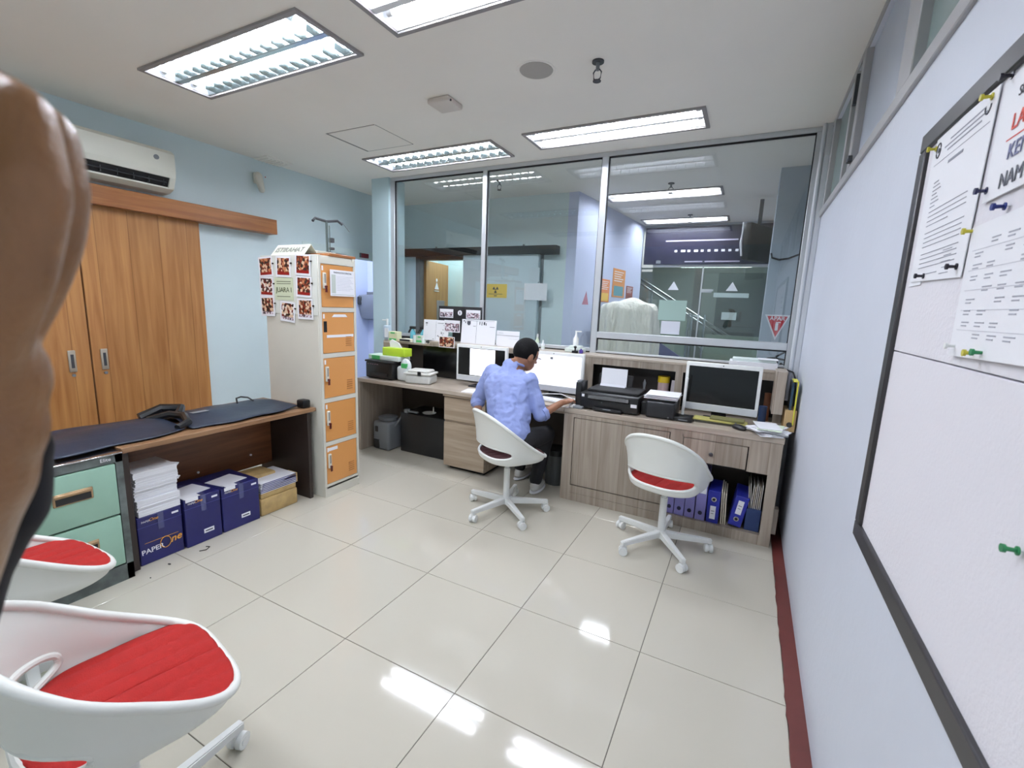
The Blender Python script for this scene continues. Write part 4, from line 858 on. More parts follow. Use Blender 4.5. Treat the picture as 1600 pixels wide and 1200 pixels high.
# ---------------- under the desk ----------------
t = thing('paper_shredder', 'small grey waste shredder under the left end of the desk', 'shredder', (-2.98, 1.02, 0))
part('body', B().box(-3.08, -2.86, .90, 1.14, 0, .30, .03, 3), mat('mid_grey', (112, 116, 120), .45), t); part('head', B().lathe([(.085, .30), (.10, .305), (.10, .335), (.075, .345)], (-2.97, 1.02, 0), 20), mat('shredder_head', (92, 96, 100), .4), t)
part('front_window', B().box(-3.06, -2.98, .893, .902, .02, .11, .004), M_black, t); part('badge', B().box(-3.04, -3.0, .893, .902, .19, .25, .004), M_black, t)
t = thing('black_cabinet', 'black low cabinet or case under the desk, beside the grey shredder', 'cabinet', (-2.50, 1.12, 0))
part('case', B().box(-2.79, -2.24, 1.0, 1.38, 0, .41, .008, 2), M_black, t); part('side_edge', B().box(-2.245, -2.235, 1.0, 1.38, 0, .41), M_dgrey, t)
one('white_saucer', B().lathe([(.02, 0), (.065, .010), (.070, .014), (.02, .008)], (-2.50, 1.10, .411), 20), M_white, 'small white dish on the black case under the desk', 'dish')
one('small_figure', B().cyl((-2.48, 1.14, .411), (-2.48, 1.14, .48), .010, .004, 10), M_cream, 'tiny pale cone standing behind the white dish', 'ornament')
one('grey_arm', B().tube([(-2.86, 1.0, .25), (-2.78, 1.02, .38), (-2.72, 1.02, .425), (-2.58, 1.02, .43)], .010, 8).box(-2.74, -2.70, 1.0, 1.04, .411, .45), M_grey, 'thin grey lever resting across the black case under the desk', 'tool')
t = thing('waste_bin', 'grey cylindrical waste bin in the dark knee space', 'bin', (-1.10, 1.08, 0)); part('bin', B().lathe([(.09, 0), (.11, .30), (.113, .31), (.105, .30), (.085, .02)], (-1.10, 1.08, 0), 24), mat('bin_grey', (84, 88, 90), .4, metal=.3), t); part('liner', B().lathe([(.112, .27), (.114, .31), (.112, .315)], (-1.10, 1.08, 0), 24), M_black, t)

# ---------------- binders in the niche ----------------
M_lil = mat('lilac_binder', (134, 128, 190), .5); M_bb = mat('blue_binder', (36, 44, 150), .4); NZ = .071
def binder(x0, x1, h, m_, label, rot=0, upside=False, lab=None, depth=.26, group='lever arch files in the niche'):
    xc = (x0+x1)/2
    t = thing('binder', label, 'binder', (xc, .815, NZ), 0, group)
    R = Matrix.Rotation(rot, 3, 'Y'); pv = (xc, .9, NZ)
    part('cover', B().box(x0, x1, .815, .815+depth, NZ, NZ+h, .003, rot=R, piv=pv), m_, t)
    hz = NZ+.055 if not upside else NZ+h-.06
    if m_ == M_lil: part('finger_ring', B().cyl((xc, .811, hz), (xc, .816, hz), .014, seg=16), mat('ring_dark', (30, 28, 60), .4), t)
    else:
        q = R @ Vector((0, 0, hz-NZ)); part('finger_ring', B().cyl((xc+q.x, .810, NZ+q.z), (xc+q.x, .816, NZ+q.z), .017, seg=16), M_chrome, t)
        part('ring_hole', B().cyl((xc+q.x, .808, NZ+q.z), (xc+q.x, .811, NZ+q.z), .010, seg=14), M_black, t)
    if lab:
        z0, z1, ww = lab
        part('spine_label', B().box(xc-ww/2, xc+ww/2, .8125, .8145, NZ+z0, NZ+z1, rot=R, piv=pv), M_paper, t)
        part('label_writing', B().box(xc-ww*.3, xc+ww*.3, .8115, .8124, NZ+z0+(z1-z0)*.6, NZ+z0+(z1-z0)*.64, rot=R, piv=pv).box(xc-ww*.3, xc+ww*.2, .8115, .8124, NZ+z0+(z1-z0)*.4, NZ+z0+(z1-z0)*.43, rot=R, piv=pv), M_ink, t)
    return t
binder(-.130, -.068, .24, M_lil, 'lilac binder furthest left in the niche, partly behind the chair column', lab=(.17, .235, .045))
binder(-.064, .003, .25, M_lil, 'second lilac binder from the left in the niche', lab=(.18, .245, .05))
binder(.007, .072, .285, M_lil, 'third lilac binder, with a short white label at its top', lab=(.18, .275, .055))
binder(.078, .145, .34, M_lil, 'tallest lilac binder with a tall white label, next to the blue ones', lab=(.20, .325, .055))
binder(.152, .232, .235, M_bb, 'upright bright blue binder right of the lilac ones', upside=True, lab=(.03, .125, .036))
t = thing('paper_files', 'cream folders leaning between the two blue binders', 'folders', (.26, .83, NZ))
for k in range(3): part('folder', B().box(.240+k*.013, .248+k*.013, .83, 1.05, NZ, NZ+.25-.01*k, rot=Matrix.Rotation(-.05, 3, 'Y')), mat('cream_folder', (206, 196, 178), .6), t, smooth=False)
NZ = .086
binder(.292, .375, .22, M_bb, 'tilted bright blue binder with its label high on the spine', rot=.16, lab=(.09, .19, .036))
NZ = .072
t = thing('file_holder', 'dark blue magazine box stuffed with folders at the right end of the niche', 'file box', (.45, .83, NZ))
part('holder', B().box(.395, .487, .825, 1.08, NZ, NZ+.155, .003), mat('slate_blue_card', (38, 58, 104), .5), t)
for k in range(8):
    x = .402+k*.0105; part('folder', B().box(x, x+.005, .84, 1.06, NZ+.14, NZ+.31+.02*((k*5) % 3)/2, rot=Matrix.Rotation((-.10 if k < 2 else .02), 3, 'Y')), mat('folder_grey', (200, 196, 190), .6) if k % 3 else mat('cream_folder', (206, 196, 178), .6), t, smooth=False)
# ---------------- swivel chairs ----------------
M_shell = mat('chair_white_plastic', (226, 228, 222), .35)
M_red = mat('red_felt', (152, 17, 10), .9, noise=.06, nscale=60, bump=.2, bscale=300)
HX, YFR, YBK, CR = .243, .235, -.24, 3.2     # half width, front, back of the rim
def rim_pt(a):
    """a: angle from the heading (+y), rim outline: rounded back, squarer front"""
    s, c = math.sin(a), math.cos(a)
    n = 3.6 if c > 0 else 2.5
    if c > 0: k = (abs(s/HX)**n + abs(c/YFR)**n) ** (-1/n)
    else: k = (abs(s/(HX+.012))**n + abs(c/YBK)**n) ** (-1/n)
    t = min(1, max(0, (abs(c)*2)))
    if c <= 0:
        kf = (abs(s/HX)**3.6 + 1e-9) ** (-1/3.6) if abs(s) > .3 else k
        k = k*t + kf*(1-t) if abs(c) < .5 and abs(s) > .3 else k
    x, y = k*s, k*c
    v = (YFR - y)/(YFR-YBK); v = min(1, max(0, v))
    z = .452 + .335*(v**1.3)
    return x, y, z
def prof(a, s):
    """s 0..1: seat centre to rim"""
    x, y, z = rim_pt(a)
    R = math.hypot(x, y); Rp = R*(.84 + .05*math.cos(a))
    zb = .432
    if s < .42:
        q = s/.42; return (x/R*Rp*q, y/R*Rp*q, zb - .006*(1-q*q))
    q = (s-.42)/.58
    r = Rp + (R-Rp)*(q**2.2*.75 + .25*q) ; zz = zb + (z-zb)*(q**.9)
    # belt: the bowl goes out quickly above the seat edge
    r += .018*math.sin(min(1, q*3)*PI/2) * (1-q)
    return (x/R*r, y/R*r, zz)
def shell_bm():
    b = B(); NA, NS = 96, 40; g = []
    for i in range(NA):
        a = 2*PI*i/NA; g.append([b.bm.verts.new(prof(a, (j+1)/NS)) for j in range(NS)])
    c = b.bm.verts.new((0, 0, .426)); faces = []
    amax, zc_, zh = math.radians(68), .508, .044
    def inside(v):
        v = getattr(v, 'co', v)
        a = math.atan2(v.x, v.y); d = PI-abs(a)
        return (abs(d)/amax)**3 + (abs(v.z-zc_)/zh)**2.6
    for i in range(NA):
        A, Q = g[i], g[(i+1) % NA]
        b.bm.faces.new([c, A[0], Q[0]])
        for j in range(NS-1):
            b.bm.faces.new([A[j], A[j+1], Q[j+1], Q[j]])
    kill = [f for f in b.bm.faces if f.calc_center_median().y < 0 and f.calc_center_median().z > .46 and inside(f.calc_center_median()) < 1]
    kv = {v for f in kill for v in f.verts}
    bmesh.ops.delete(b.bm, geom=kill, context='FACES')
    edge = [v for v in b.bm.verts if v.is_valid and any(e.is_boundary for e in v.link_edges) and v.co.y < .1 and inside(v) < 3 and .45 < v.co.z < .58]
    # pull hole edge onto the slot outline
    for v in edge:
        for _ in range(8):
            f = inside(v)
            if abs(f-1) < .02: break
            a = math.atan2(v.co.x, v.co.y); d = PI-abs(a); sg = 1 if a > 0 else -1
            k = f ** (-1/2.8)
            d2 = d*k; z2 = zc_ + (v.co.z-zc_)*k
            r = math.hypot(v.co.x, v.co.y); a2 = sg*(PI-d2)
            v.co = (r*math.sin(a2), r*math.cos(a2), z2)
    return b, edge
def make_chair(label):
    t = thing('swivel_chair', label, 'chair', (0, 0, 0), 0, 'white swivel chairs')
    b, _e = shell_bm()
    o = part('seat_shell', b, M_shell, t, True)
    s = o.modifiers.new('solid', 'SOLIDIFY'); s.thickness = .009; s.offset = 1
    ss = o.modifiers.new('sub', 'SUBSURF'); ss.levels = 1; ss.render_levels = 1
    part('rim_lip', B().tube([rim_pt(2*PI*k/72) for k in range(72)], .013, 10, True), M_shell, t, True)
    # slot lip
    pts = []
    for k in range(56):
        th = 2*PI*k/56; cx, sx = math.cos(th), math.sin(th)
        d = math.radians(68)*abs(cx)**(2/3)*(1 if cx > 0 else -1); zz = .508+.044*abs(sx)**(2/2.6)*(1 if sx > 0 else -1)
        a = PI - d
        # find s on the profile with this z
        lo, hi = .42, 1
        for _ in range(18):
            md = (lo+hi)/2
            if prof(a, md)[2] < zz: lo = md
            else: hi = md
        pts.append(prof(a, lo))
    part('slot_lip', B().tube(pts, .010, 8, True), M_shell, t, True)
    # cushion, quilted front to back
    b = B(); NA, NR = 120, 32; g = []; top = []
    for i in range(NA):
        a = 2*PI*i/NA; s_, c_ = math.sin(a), math.cos(a); rx, ry, rz_ = rim_pt(a)
        fq = min(1, max(0, (c_+.1)/.6)); fq = fq*fq*(3-2*fq)
        R_ = math.hypot(rx, ry)
        if rz_ < .474: k = R_*.985
        else:
            lo, hi = .42, 1
            for _ in range(14):
                md = (lo+hi)/2
                if prof(a, md)[2] < .474: lo = md
                else: hi = md
            k = math.hypot(*prof(a, lo)[:2]) - .008
        row = []
        for j in range(NR+1):
            q = (j/NR); x, y = k*s_*q, k*c_*q
            zz = .470 + .007*(abs(math.sin(x*PI/.06))**.35) - .004*(q**8)
            row.append(b.bm.verts.new((x, y, zz)))
        g.append(row)
    for i in range(NA):
        A, Q = g[i], g[(i+1) % NA]
        for j in range(NR):
            if j == 0: b.bm.faces.new([A[0], A[1], Q[1]])
            else: b.bm.faces.new([A[j], A[j+1], Q[j+1], Q[j]])
    bmesh.ops.remove_doubles(b.bm, verts=b.bm.verts, dist=1e-6)
    o = part('seat_cushion', b, M_red, t, True); s = o.modifiers.new('solid', 'SOLIDIFY'); s.thickness = .012; s.offset = -1
    part('column', B().cyl((0, 0, .095), (0, 0, .34), .023, seg=20).cyl((0, 0, .34), (0, 0, .428), .015, seg=16).cyl((0, 0, .414), (0, 0, .43), .05, .09, 20), M_whitem, t, True)
    part('hub', B().cyl((0, 0, .062), (0, 0, .112), .034, .030, 20), M_whitem, t, True)
    for k in range(5):
        a = 2*PI*k/5; R = Matrix.Rotation(a, 4, 'Z')
        b = B().prism([(.0, -.020, .068), (.318, -.014, .058), (.318, .014, .058), (.0, .020, .068)], (0, 0, .0001)); b.bm.clear()
        vs = [b.bm.verts.new(p) for p in [(.0, -.020, .066), (.318, -.014, .060), (.318, .014, .060), (.0, .020, .066), (.0, -.020, .112), (.318, -.014, .090), (.318, .014, .090), (.0, .020, .112)]]
        for f in ((0, 1, 2, 3), (7, 6, 5, 4), (0, 4, 5, 1), (1, 5, 6, 2), (2, 6, 7, 3), (3, 7, 4, 0)): b.bm.faces.new([vs[q] for q in f])
        bmesh.ops.bevel(b.bm, geom=list(b.bm.edges), offset=.004, segments=2, affect='EDGES')
        bmesh.ops.transform(b.bm, matrix=R, verts=b.bm.verts)
        leg = part('leg', b, M_whitem, t, True)
        b = B(); sw = .3+k*1.1
        S = Matrix.Translation((.302, 0, 0)) @ Matrix.Rotation(sw, 4, 'Z')
        b.cyl((.0, -.024, .027), (.0, -.006, .027), .027, seg=20).cyl((.0, .006, .027), (.0, .024, .027), .027, seg=20).cyl((0, -.026, .027), (0, .026, .027), .014, seg=14)
        b.cyl((0, -.007, .027), (0, .007, .027), .02, seg=12).box(-.02, .02, -.005, .005, .03, .058).cyl((-.012, 0, .045), (-.012, 0, .072), .007, seg=10)
        bmesh.ops.transform(b.bm, matrix=R @ S, verts=b.bm.verts)
        part('caster', b, M_white, leg, True)
    return t
def place_base(t, offs):
    """turn the star base against the seat"""
    for c in t.children:
        if c.name.split('.')[0] in ('leg',): c.rotation_euler = (0, 0, offs)
H = lambda deg: math.radians(deg-90)
ch = make_chair('white swivel chair the man sits on, its back slot dark')
c2 = dup(ch, (-.09, .43, 0), H(76), 'empty white swivel chair before the binder niche, red cushion showing through its slot')
c3 = dup(ch, (-1.095, -2.045, 0), H(79), 'large near white chair with red cushion at the bottom left corner')
c4 = dup(ch, (-2.02, -1.98, 0), H(92), 'white chair with red cushion beside the mint filing cabinet, behind the nearest chair')
ch.location = (-1.20, .345, 0); ch.rotation_euler = (0, 0, H(58))
place_base(ch, math.radians(32)-H(58)); place_base(c2, math.radians(90-2)-H(76)); place_base(c3, math.radians(94)-H(79)); place_base(c4, math.radians(60)-H(92))
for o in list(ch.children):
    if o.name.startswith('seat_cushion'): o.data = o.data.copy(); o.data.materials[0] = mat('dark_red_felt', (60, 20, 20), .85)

# ---------------- seated man ----------------
M_skin = mat('skin_brown', (150, 104, 78), .5, noise=.05, nscale=30)
M_shirt = mat('blue_shirt_cotton', (140, 154, 204), .8, bump=.55, bscale=14, stretch=(1, 1, 1.6))
M_trs = mat('black_trousers', (22, 23, 28), .8, bump=.2, bscale=20)
P_ = thing('person', 'man in light blue shirt and black trousers seated at the lit monitor, seen from behind', 'person', (-1.20, .40, 0))
hip = Vector((-1.21, .40, .545)); waist = Vector((-1.25, .45, .70)); chest = Vector((-1.335, .57, .90)); nb = Vector((-1.345, .645, 1.035))
head = Vector((-1.262, .725, 1.150)); ls = Vector((-1.515, .625, .985)); rs = Vector((-1.165, .60, .955))
le = Vector((-1.64, .62, .755)); lh_ = Vector((-1.55, .50, .58)); re = Vector((-1.055, .57, .715)); rh = Vector((-.945, .735, .80))
b = B()
hr = Matrix.Rotation(math.radians(-35), 3, 'Z') @ Matrix.Rotation(math.radians(-22), 3, 'X')
b.sph(head, (.080, .100, .118), rot=hr).sph(head+hr @ Vector((0, -.018, .018)), (.083, .092, .098), rot=hr)
b.sph(head+hr @ Vector((0, .035, -.065)), (.058, .06, .062), rot=hr).cap(head+hr @ Vector((0, .085, -.012)), head+hr @ Vector((0, .105, -.03)), .011, .014)
b.sph(head+hr @ Vector((0, .092, -.066)), (.025, .010, .009), rot=hr)
for s in (-1, 1): b.sph(head+hr @ Vector((s*.086, .0, -.022)), (.011, .022, .035), rot=hr)
b.cap(head+Vector((-.02, -.03, -.06)), nb, .052, .058)
b.cap(nb, chest, .085, .115).cap(ls, rs, .058, .058).cap(chest, waist, .12, .11).cap(waist, hip, .11, .125)
b.cap(ls, le, .048, .038).cap(le, lh_, .038, .026).cap(rs, re, .048, .038).cap(re, rh, .037, .025)
# right hand on the mouse: palm, four curled fingers, thumb
fd = Vector((.36, .93, 0)).normalized(); sd = Vector((.93, -.36, 0)).normalized()
pc = rh + fd*.045 + Vector((0, 0, .002))
b.sph(pc, (.036, .045, .018), rot=face(sd, fd)).cap(rh, pc, .025, .022)
for k, (o_, l_) in enumerate(((-.027, .068), (-.009, .078), (.010, .073), (.028, .058))):
    a = pc + fd*.03 + sd*o_ ; m1 = a + fd*l_*.45 + Vector((0, 0, .010)); m2 = a + fd*l_*.85 + Vector((0, 0, -.012)); 
    b.cap(a, m1, .0098, .009, 10).cap(m1, m2, .009, .0078, 10)
b.cap(pc - sd*.02 - fd*.02, pc - sd*.045 + fd*.02 + Vector((0, 0, -.008)), .012, .010, 10).cap(pc - sd*.045 + fd*.02 + Vector((0, 0, -.008)), pc - sd*.040 + fd*.045 + Vector((0, 0, -.016)), .010, .008, 10)
# left hand resting by the thigh
fd2 = Vector((.45, .25, -.85)).normalized(); sd2 = Vector((.3, .85, .4)); sd2 = (sd2 - fd2*sd2.dot(fd2)).normalized()
pc2 = lh_ + fd2*.045; b.sph(pc2, (.036, .045, .017), rot=face(sd2, fd2)).cap(lh_, pc2, .025, .02)
for o_, l_ in ((-.027, .06), (-.009, .07), (.010, .066), (.028, .052)):
    a = pc2 + fd2*.03 + sd2*o_; m1 = a + fd2*l_*.5; m2 = m1 + (fd2*.7+Vector((.5, .2, 0))).normalized()*l_*.45
    b.cap(a, m1, .0095, .009, 10).cap(m1, m2, .009, .0078, 10)
b.cap(pc2 - sd2*.02, pc2 - sd2*.048 + fd2*.02, .012, .010, 10).cap(pc2 - sd2*.048 + fd2*.02, pc2 - sd2*.05 + fd2*.045, .010, .008, 10)
# legs under the clothes
lk = Vector((-1.34, .86, .52)); rk = Vector((-1.10, .83, .50)); la = Vector((-1.40, .98, .10)); ra = Vector((-1.155, .78, .09))
lhp = hip+Vector((-.085, .02, 0)); rhp = hip+Vector((.085, .0, 0))
b.cap(lhp, lk, .075, .05).cap(rhp, rk, .075, .05).cap(lk, la, .05, .035).cap(rk, ra, .05, .035)
body = part('body', b, M_skin, P_); remesh(body, .0065, 4)
# hair
b = B(); b.sph(head+hr @ Vector((0, -.014, .020)), (.090, .108, .108), 24, 16, rot=hr)
for v in list(b.bm.verts):
    q = hr.inverted() @ (v.co - head)
    if q.y > .045 and q.z < .055: v.co = head + hr @ Vector((q.x*.80, q.y*.72, q.z*.9))
    if q.z < -.045: v.co = head + hr @ Vector((q.x*.84, q.y*.9, max(q.z, -.075)))
hair = part('hair', b, mat('black_hair', (10, 9, 10), .8, spec=.2, bump=.6, bscale=160, stretch=(1, 1, .3)), P_)
for s in (-1, 1):
    part('eye', B().sph(head+hr @ Vector((s*.03, .079, .004)), (.012, .008, .009), rot=hr), mat('eye_white', (220, 216, 210), .3), P_)
part('glasses', B().tube([head+hr @ Vector((.084, -.005, .004)), head+hr @ Vector((.082, .06, .006)), head+hr @ Vector((.07, .10, .004)), head+hr @ Vector((0, .108, .004)), head+hr @ Vector((-.07, .10, .004)), head+hr @ Vector((-.082, .06, .006)), head+hr @ Vector((-.084, -.005, .004))], .0022, 6), M_black, P_)
# shirt: torso, sleeves rolled to the elbow
b = B()
b.cap(nb+Vector((0, -.02, .0)), chest, .082, .140).cap(chest, waist+Vector((0, 0, .0)), .140, .140).cap(waist, hip+Vector((0, -.01, .03)), .140, .150)
mid = (ls+rs)/2
b.cap(ls, rs, .066, .066).cap(ls, chest+Vector((-.08, 0, 0)), .075, .11).cap(rs, chest+Vector((.08, 0, -.02)), .075, .11).cap(ls, mid+Vector((0, 0, .05)), .05, .05).cap(rs, mid+Vector((0, 0, .05)), .05, .05)
b.cap(chest+Vector((-.075, -.01, .0)), waist+Vector((-.07, 0, 0)), .118, .10).cap(chest+Vector((.075, -.01, 0)), waist+Vector((.065, 0, 0)), .118, .10)
b.cap(ls, le, .062, .056).cap(le, le.lerp(lh_, .12), .057, .054).cap(rs, re, .064, .056).cap(re, re.lerp(rh, .16), .056, .052)
b.cyl(nb+Vector((-.012, -.01, -.01)), nb+Vector((.020, .02, .034)), .074, .066, 20)
shirt = part('shirt', b, M_shirt, P_); remesh(shirt, .007, 5)
tx = bpy.data.textures.new('cloth_folds', 'MARBLE'); tx.noise_scale = .10; tx.turbulence = 9; tx.noise_depth = 2
dm = shirt.modifiers.new('folds', 'DISPLACE'); dm.texture = tx; dm.strength = .012; dm.mid_level = .5; dm.texture_coords = 'LOCAL'
part('collar', B().tube([nb+Vector((.022, .022, .036)) + Vector((math.cos(a)*.068, math.sin(a)*.064, -.018*math.sin(a)-.006*math.cos(a))) for a in [k*2*PI/24 for k in range(24)]], .010, 8, True), M_shirt, P_)
for n_, e_, w_, f_ in (('cuff', le, lh_, .14), ('cuff', re, rh, .17)):
    c0 = e_.lerp(w_, f_); d_ = (w_-e_).normalized()
    part(n_, B().cyl(c0-d_*.018, c0+d_*.018, .060, .056, 22), M_shirt, P_)
b = B()
b.cap(hip+Vector((0, -.0, .02)), hip, .118, .122).cap(lhp, lk, .092, .070).cap(rhp, rk, .092, .070).cap(lk, la+Vector((0, 0, .02)), .068, .052).cap(rk, ra+Vector((0, 0, .02)), .068, .052)
trs = part('trousers', b, M_trs, P_); remesh(trs, .009, 4)
for a_, dr in ((la, Vector((.1, .99, 0)).normalized()), (ra, Vector((-.05, .99, 0)).normalized())):
    sx = face(Vector((dr.y, -dr.x, 0)), dr)
    c_ = Vector((a_.x, a_.y, 0))+dr*.055
    sh = part('shoe', B().sph(c_+Vector((0, 0, .045)), (.046, .13, .035), rot=sx).sph(c_-dr*.06+Vector((0, 0, .06)), (.042, .055, .05), rot=sx), mat('white_trainer', (206, 204, 200), .6), P_)
    part('sole', B().sph(c_+Vector((0, 0, .014)), (.05, .138, .014), rot=sx), M_paper, sh)

# ---------------- raised hand close to the lens ----------------
M_hand = mat('brown_skin', (132, 94, 58), .28, noise=.10, nscale=25, bump=.15, bscale=400)
HD = {'index': [(0.0241, -2.4589, 1.4979, 0.0150), (0.0402, -2.4502, 1.5303, 0.0140), (0.0448, -2.4445, 1.5589, 0.0140), (0.0391, -2.4428, 1.5829, 0.0125), (0.0221, -2.4475, 1.5919, 0.0110)],
'middle': [(-0.0048, -2.4439, 1.5049, 0.0145), (0.0056, -2.4367, 1.5264, 0.0145), (0.0108, -2.4316, 1.5448, 0.0150), (0.0115, -2.4272, 1.5656, 0.0145), (0.0076, -2.4253, 1.5858, 0.0125), (-0.0115, -2.4289, 1.5999, 0.0110)],
'ring': [(-0.0097, -2.4521, 1.5048, 0.0140), (-0.0106, -2.4431, 1.5538, 0.0140), (-0.0190, -2.4410, 1.5870, 0.0120), (-0.0314, -2.4459, 1.5942, 0.0100)],
'little': [(0.0032, -2.4633, 1.5012, 0.0120), (-0.0032, -2.4592, 1.5389, 0.0120), (-0.0125, -2.4590, 1.5646, 0.0100)],
'thumb': [(0.0092, -2.4783, 1.4665, 0.0140), (0.0059, -2.4788, 1.5024, 0.0130), (0.0068, -2.4733, 1.5283, 0.0110)],
'palm': [(0.0104, -2.4562, 1.4890, 0.0240), (-0.0004, -2.4595, 1.5008, 0.0220), (-0.0003, -2.4670, 1.4617, 0.0270), (0.0070, -2.4585, 1.4686, 0.0245)],
'wrist': [(0.0032, -2.4639, 1.4511, 0.0260), (-0.0033, -2.4701, 1.4359, 0.0270), (-0.0065, -2.4820, 1.4005, 0.0270), (-0.0067, -2.4987, 1.3444, 0.0300)]}
hd = thing('hand', 'brown hand raised close to the lens, blurred, black sleeve at its wrist', 'hand', (-.0067, -2.4987, 1.32))
b = B()
for k, v in HD.items():
    for p, q in zip(v, v[1:]): b.cap(p[:3], q[:3], p[3], q[3], 18)
o = part('skin', b, M_hand, hd); remesh(o, .0022, 24)
SLV = [((-0.0268, -2.4375, 1.449), 0.014), ((-0.0337, -2.4431, 1.4382), 0.02), ((-0.0345, -2.4467, 1.4217), 0.0215), ((-0.0439, -2.4539, 1.4093), 0.024), ((-0.0563, -2.4644, 1.3878), 0.028), ((-0.0656, -2.4857, 1.3317), 0.034)]
b = B()
for p, q in zip(SLV, SLV[1:]): b.cap(p[0], q[0], p[1], q[1], 18)
o = part('sleeve', b, mat('black_sleeve', (12, 13, 18), .85), hd); remesh(o, .003, 4)
# ---------------- notice board on the right wall ----------------
M_brd = mat('board_white_surface', (228, 226, 232), .6, bump=.15, bscale=120)
M_bfr = mat('board_dark_frame', (56, 54, 56), .4, metal=.2)
BX = XR
nb_ = thing('notice_board', 'large white pin board with dark frame on the right wall', 'notice board', (BX, -2.2, .90))
y0, y1, z0, z1 = -3.30, -.93, .90, 1.99
part('board_panel', B().box(BX-.012, BX, y0+.03, y1-.03, z0+.03, 1.444, .001), M_brd, nb_); part('board_panel', B().box(BX-.012, BX, y0+.03, y1-.03, 1.447, z1-.03, .001), M_brd, nb_)
for n, bx in (('frame_rail', (y0, y1, z1-.045, z1)), ('frame_rail', (y0, y1, z0, z0+.045)), ('frame_stile', (y0, y0+.045, z0+.045, z1-.045)), ('frame_stile', (y1-.045, y1, z0+.045, z1-.045))):
    part(n, B().box(BX-.022, BX, *bx, .003), M_bfr, nb_)
def sheet(label, y0, y1, z0, z1, off=.0, rot=0):
    x = BX-.014-off
    t = thing('pinned_sheet', label, 'paper', (x, (y0+y1)/2, z0), 0, 'sheets pinned to the notice board')
    part('sheet', B().box(x-.0015, x, y0, y1, z0, z1, rot=Matrix.Rotation(rot, 3, 'X')), M_paper, t)
    return t, x-.0018
t, x = sheet('letter with emblem and typed lines, first sheet from the board edge', -1.345, -1.035, 1.615, 1.945, .001, .03)
b = B(); rnd = random.Random(6)
for k, (a, c) in enumerate(((.10, .27), (.07, .28), (.09, .26))): b.box(x-.0004, x, -1.035-c, -1.035-a+.0, 1.918-k*.010, 1.921-k*.010)
b.box(x-.0004, x, -1.335, -1.05, 1.884, 1.885).box(x-.0004, x, -1.225, -1.145, 1.866, 1.872)
for k in range(7): b.box(x-.0004, x, -1.105-.01*(k % 3), -1.075, 1.840-k*.009, 1.842-k*.009)
for k in range(13): b.box(x-.0004, x, -1.30+.01*rnd.random()+(.09 if k in (3, 12) else 0), -1.075, 1.775-k*.0105-.006*(k//4), 1.7766-k*.0105-.006*(k//4))
for k in range(5): b.box(x-.0004, x, -1.27, -1.22-.01*(k % 2), 1.625+.012*k-.0, 1.6265+.012*k)
part('typed_lines', b, mat('typed_ink', (146, 148, 160), .7), t)
part('emblem', B().tube([(x, -1.065+.013*math.cos(a), 1.915+.016*math.sin(a)) for a in [k*PI/8 for k in range(16)]], .0016, 5, True).cyl((x-.0005, -1.065, 1.915), (x, -1.065, 1.915), .006).tube([(x, -1.315+.012*math.cos(a), 1.918+.014*math.sin(a)) for a in [PI+k*PI/8 for k in range(9)]], .0016, 5), M_ink, t)
t, x = sheet('sheet with large red and grey capitals at the right picture edge', -1.66, -1.375, 1.735, 2.02 if False else 1.93, .002, 0)
rW = face((0, -1, 0), (0, 0, 1))
text('red_heading', 'LAN', .036, (x-.001, -1.470, 1.847), rW, mat('pale_red_ink', (214, 92, 80), .7), t, align='CENTER'); part('red_underline', B().box(x-.0004, x, -1.60, -1.425, 1.822, 1.824), M_inkr, t)
text('small_heading', 'SET', .022, (x-.001, -1.455, 1.893), rW, M_ink, t)
text('blue_line', 'KEN', .035, (x-.001, -1.475, 1.800), rW, mat('bluegrey_ink', (124, 126, 158), .7), t)
text('grey_line', 'NAM', .035, (x-.001, -1.470, 1.757), rW, mat('grey_capitals_ink', (104, 106, 116), .7), t)
t, x = sheet('large table sheet pinned low at the right picture edge', -1.80, -1.365, 1.468, 1.700, .004, -.02)
b = B()
for r in range(9):
    for c in range(6):
        yy = -1.40-c*.055
        if (r*3+c) % 4: b.box(x-.0004, x, yy-.026-.004*((r+c) % 3), yy, 1.665-r*.020, 1.667-r*.020).box(x-.0004, x, yy-.022, yy, 1.659-r*.020, 1.661-r*.020)
for r in range(5): b.box(x-.0003, x, -1.79, -1.385, 1.652-r*.035, 1.6525-r*.035)
part('typed_table', b, mat('pale_typed_ink', (168, 170, 182), .7), t)
t, x = sheet('blank sheet behind the letter, its edge showing along the board frame', -1.10, -1.015, 1.61, 1.935, -.001, .0)
# push pins
PM = {'yellow': mat('pin_yellow', (196, 186, 60), .35), 'navy': mat('pin_navy', (30, 32, 70), .35), 'black': mat('pin_black', (24, 22, 36), .35), 'green': mat('pin_green', (40, 130, 80), .35), 'dark blue': mat('pin_dkblue', (24, 40, 110), .35), 'white': M_white}
pins = [(-1.045, 1.925, 'yellow', 'at the top left corner of the emblem letter'), (-1.325, 1.93, 'yellow', 'at the top right corner of the emblem letter'), (-1.395, 1.935, 'black', 'at the top corner of the capitals sheet'),
        (-1.125, 1.628, 'black', 'at the bottom left corner of the emblem letter'), (-1.315, 1.632, 'black', 'at the bottom right corner of the emblem letter'), (-1.385, 1.755, 'navy', 'at the lower left corner of the capitals sheet'),
        (-1.47, 1.712, 'dark blue', 'below the capitals sheet at the picture edge'), (-1.365, 1.69, 'yellow', 'at the upper corner of the table sheet'), (-1.475, 1.475, 'yellow', 'at the bottom of the table sheet, beside the green one'),
        (-1.505, 1.478, 'green', 'at the bottom of the table sheet'), (-1.39, 1.482, 'white', 'at the lower left corner of the table sheet'), (-1.72, 1.235, 'green', 'alone on the lower bare part of the board')]
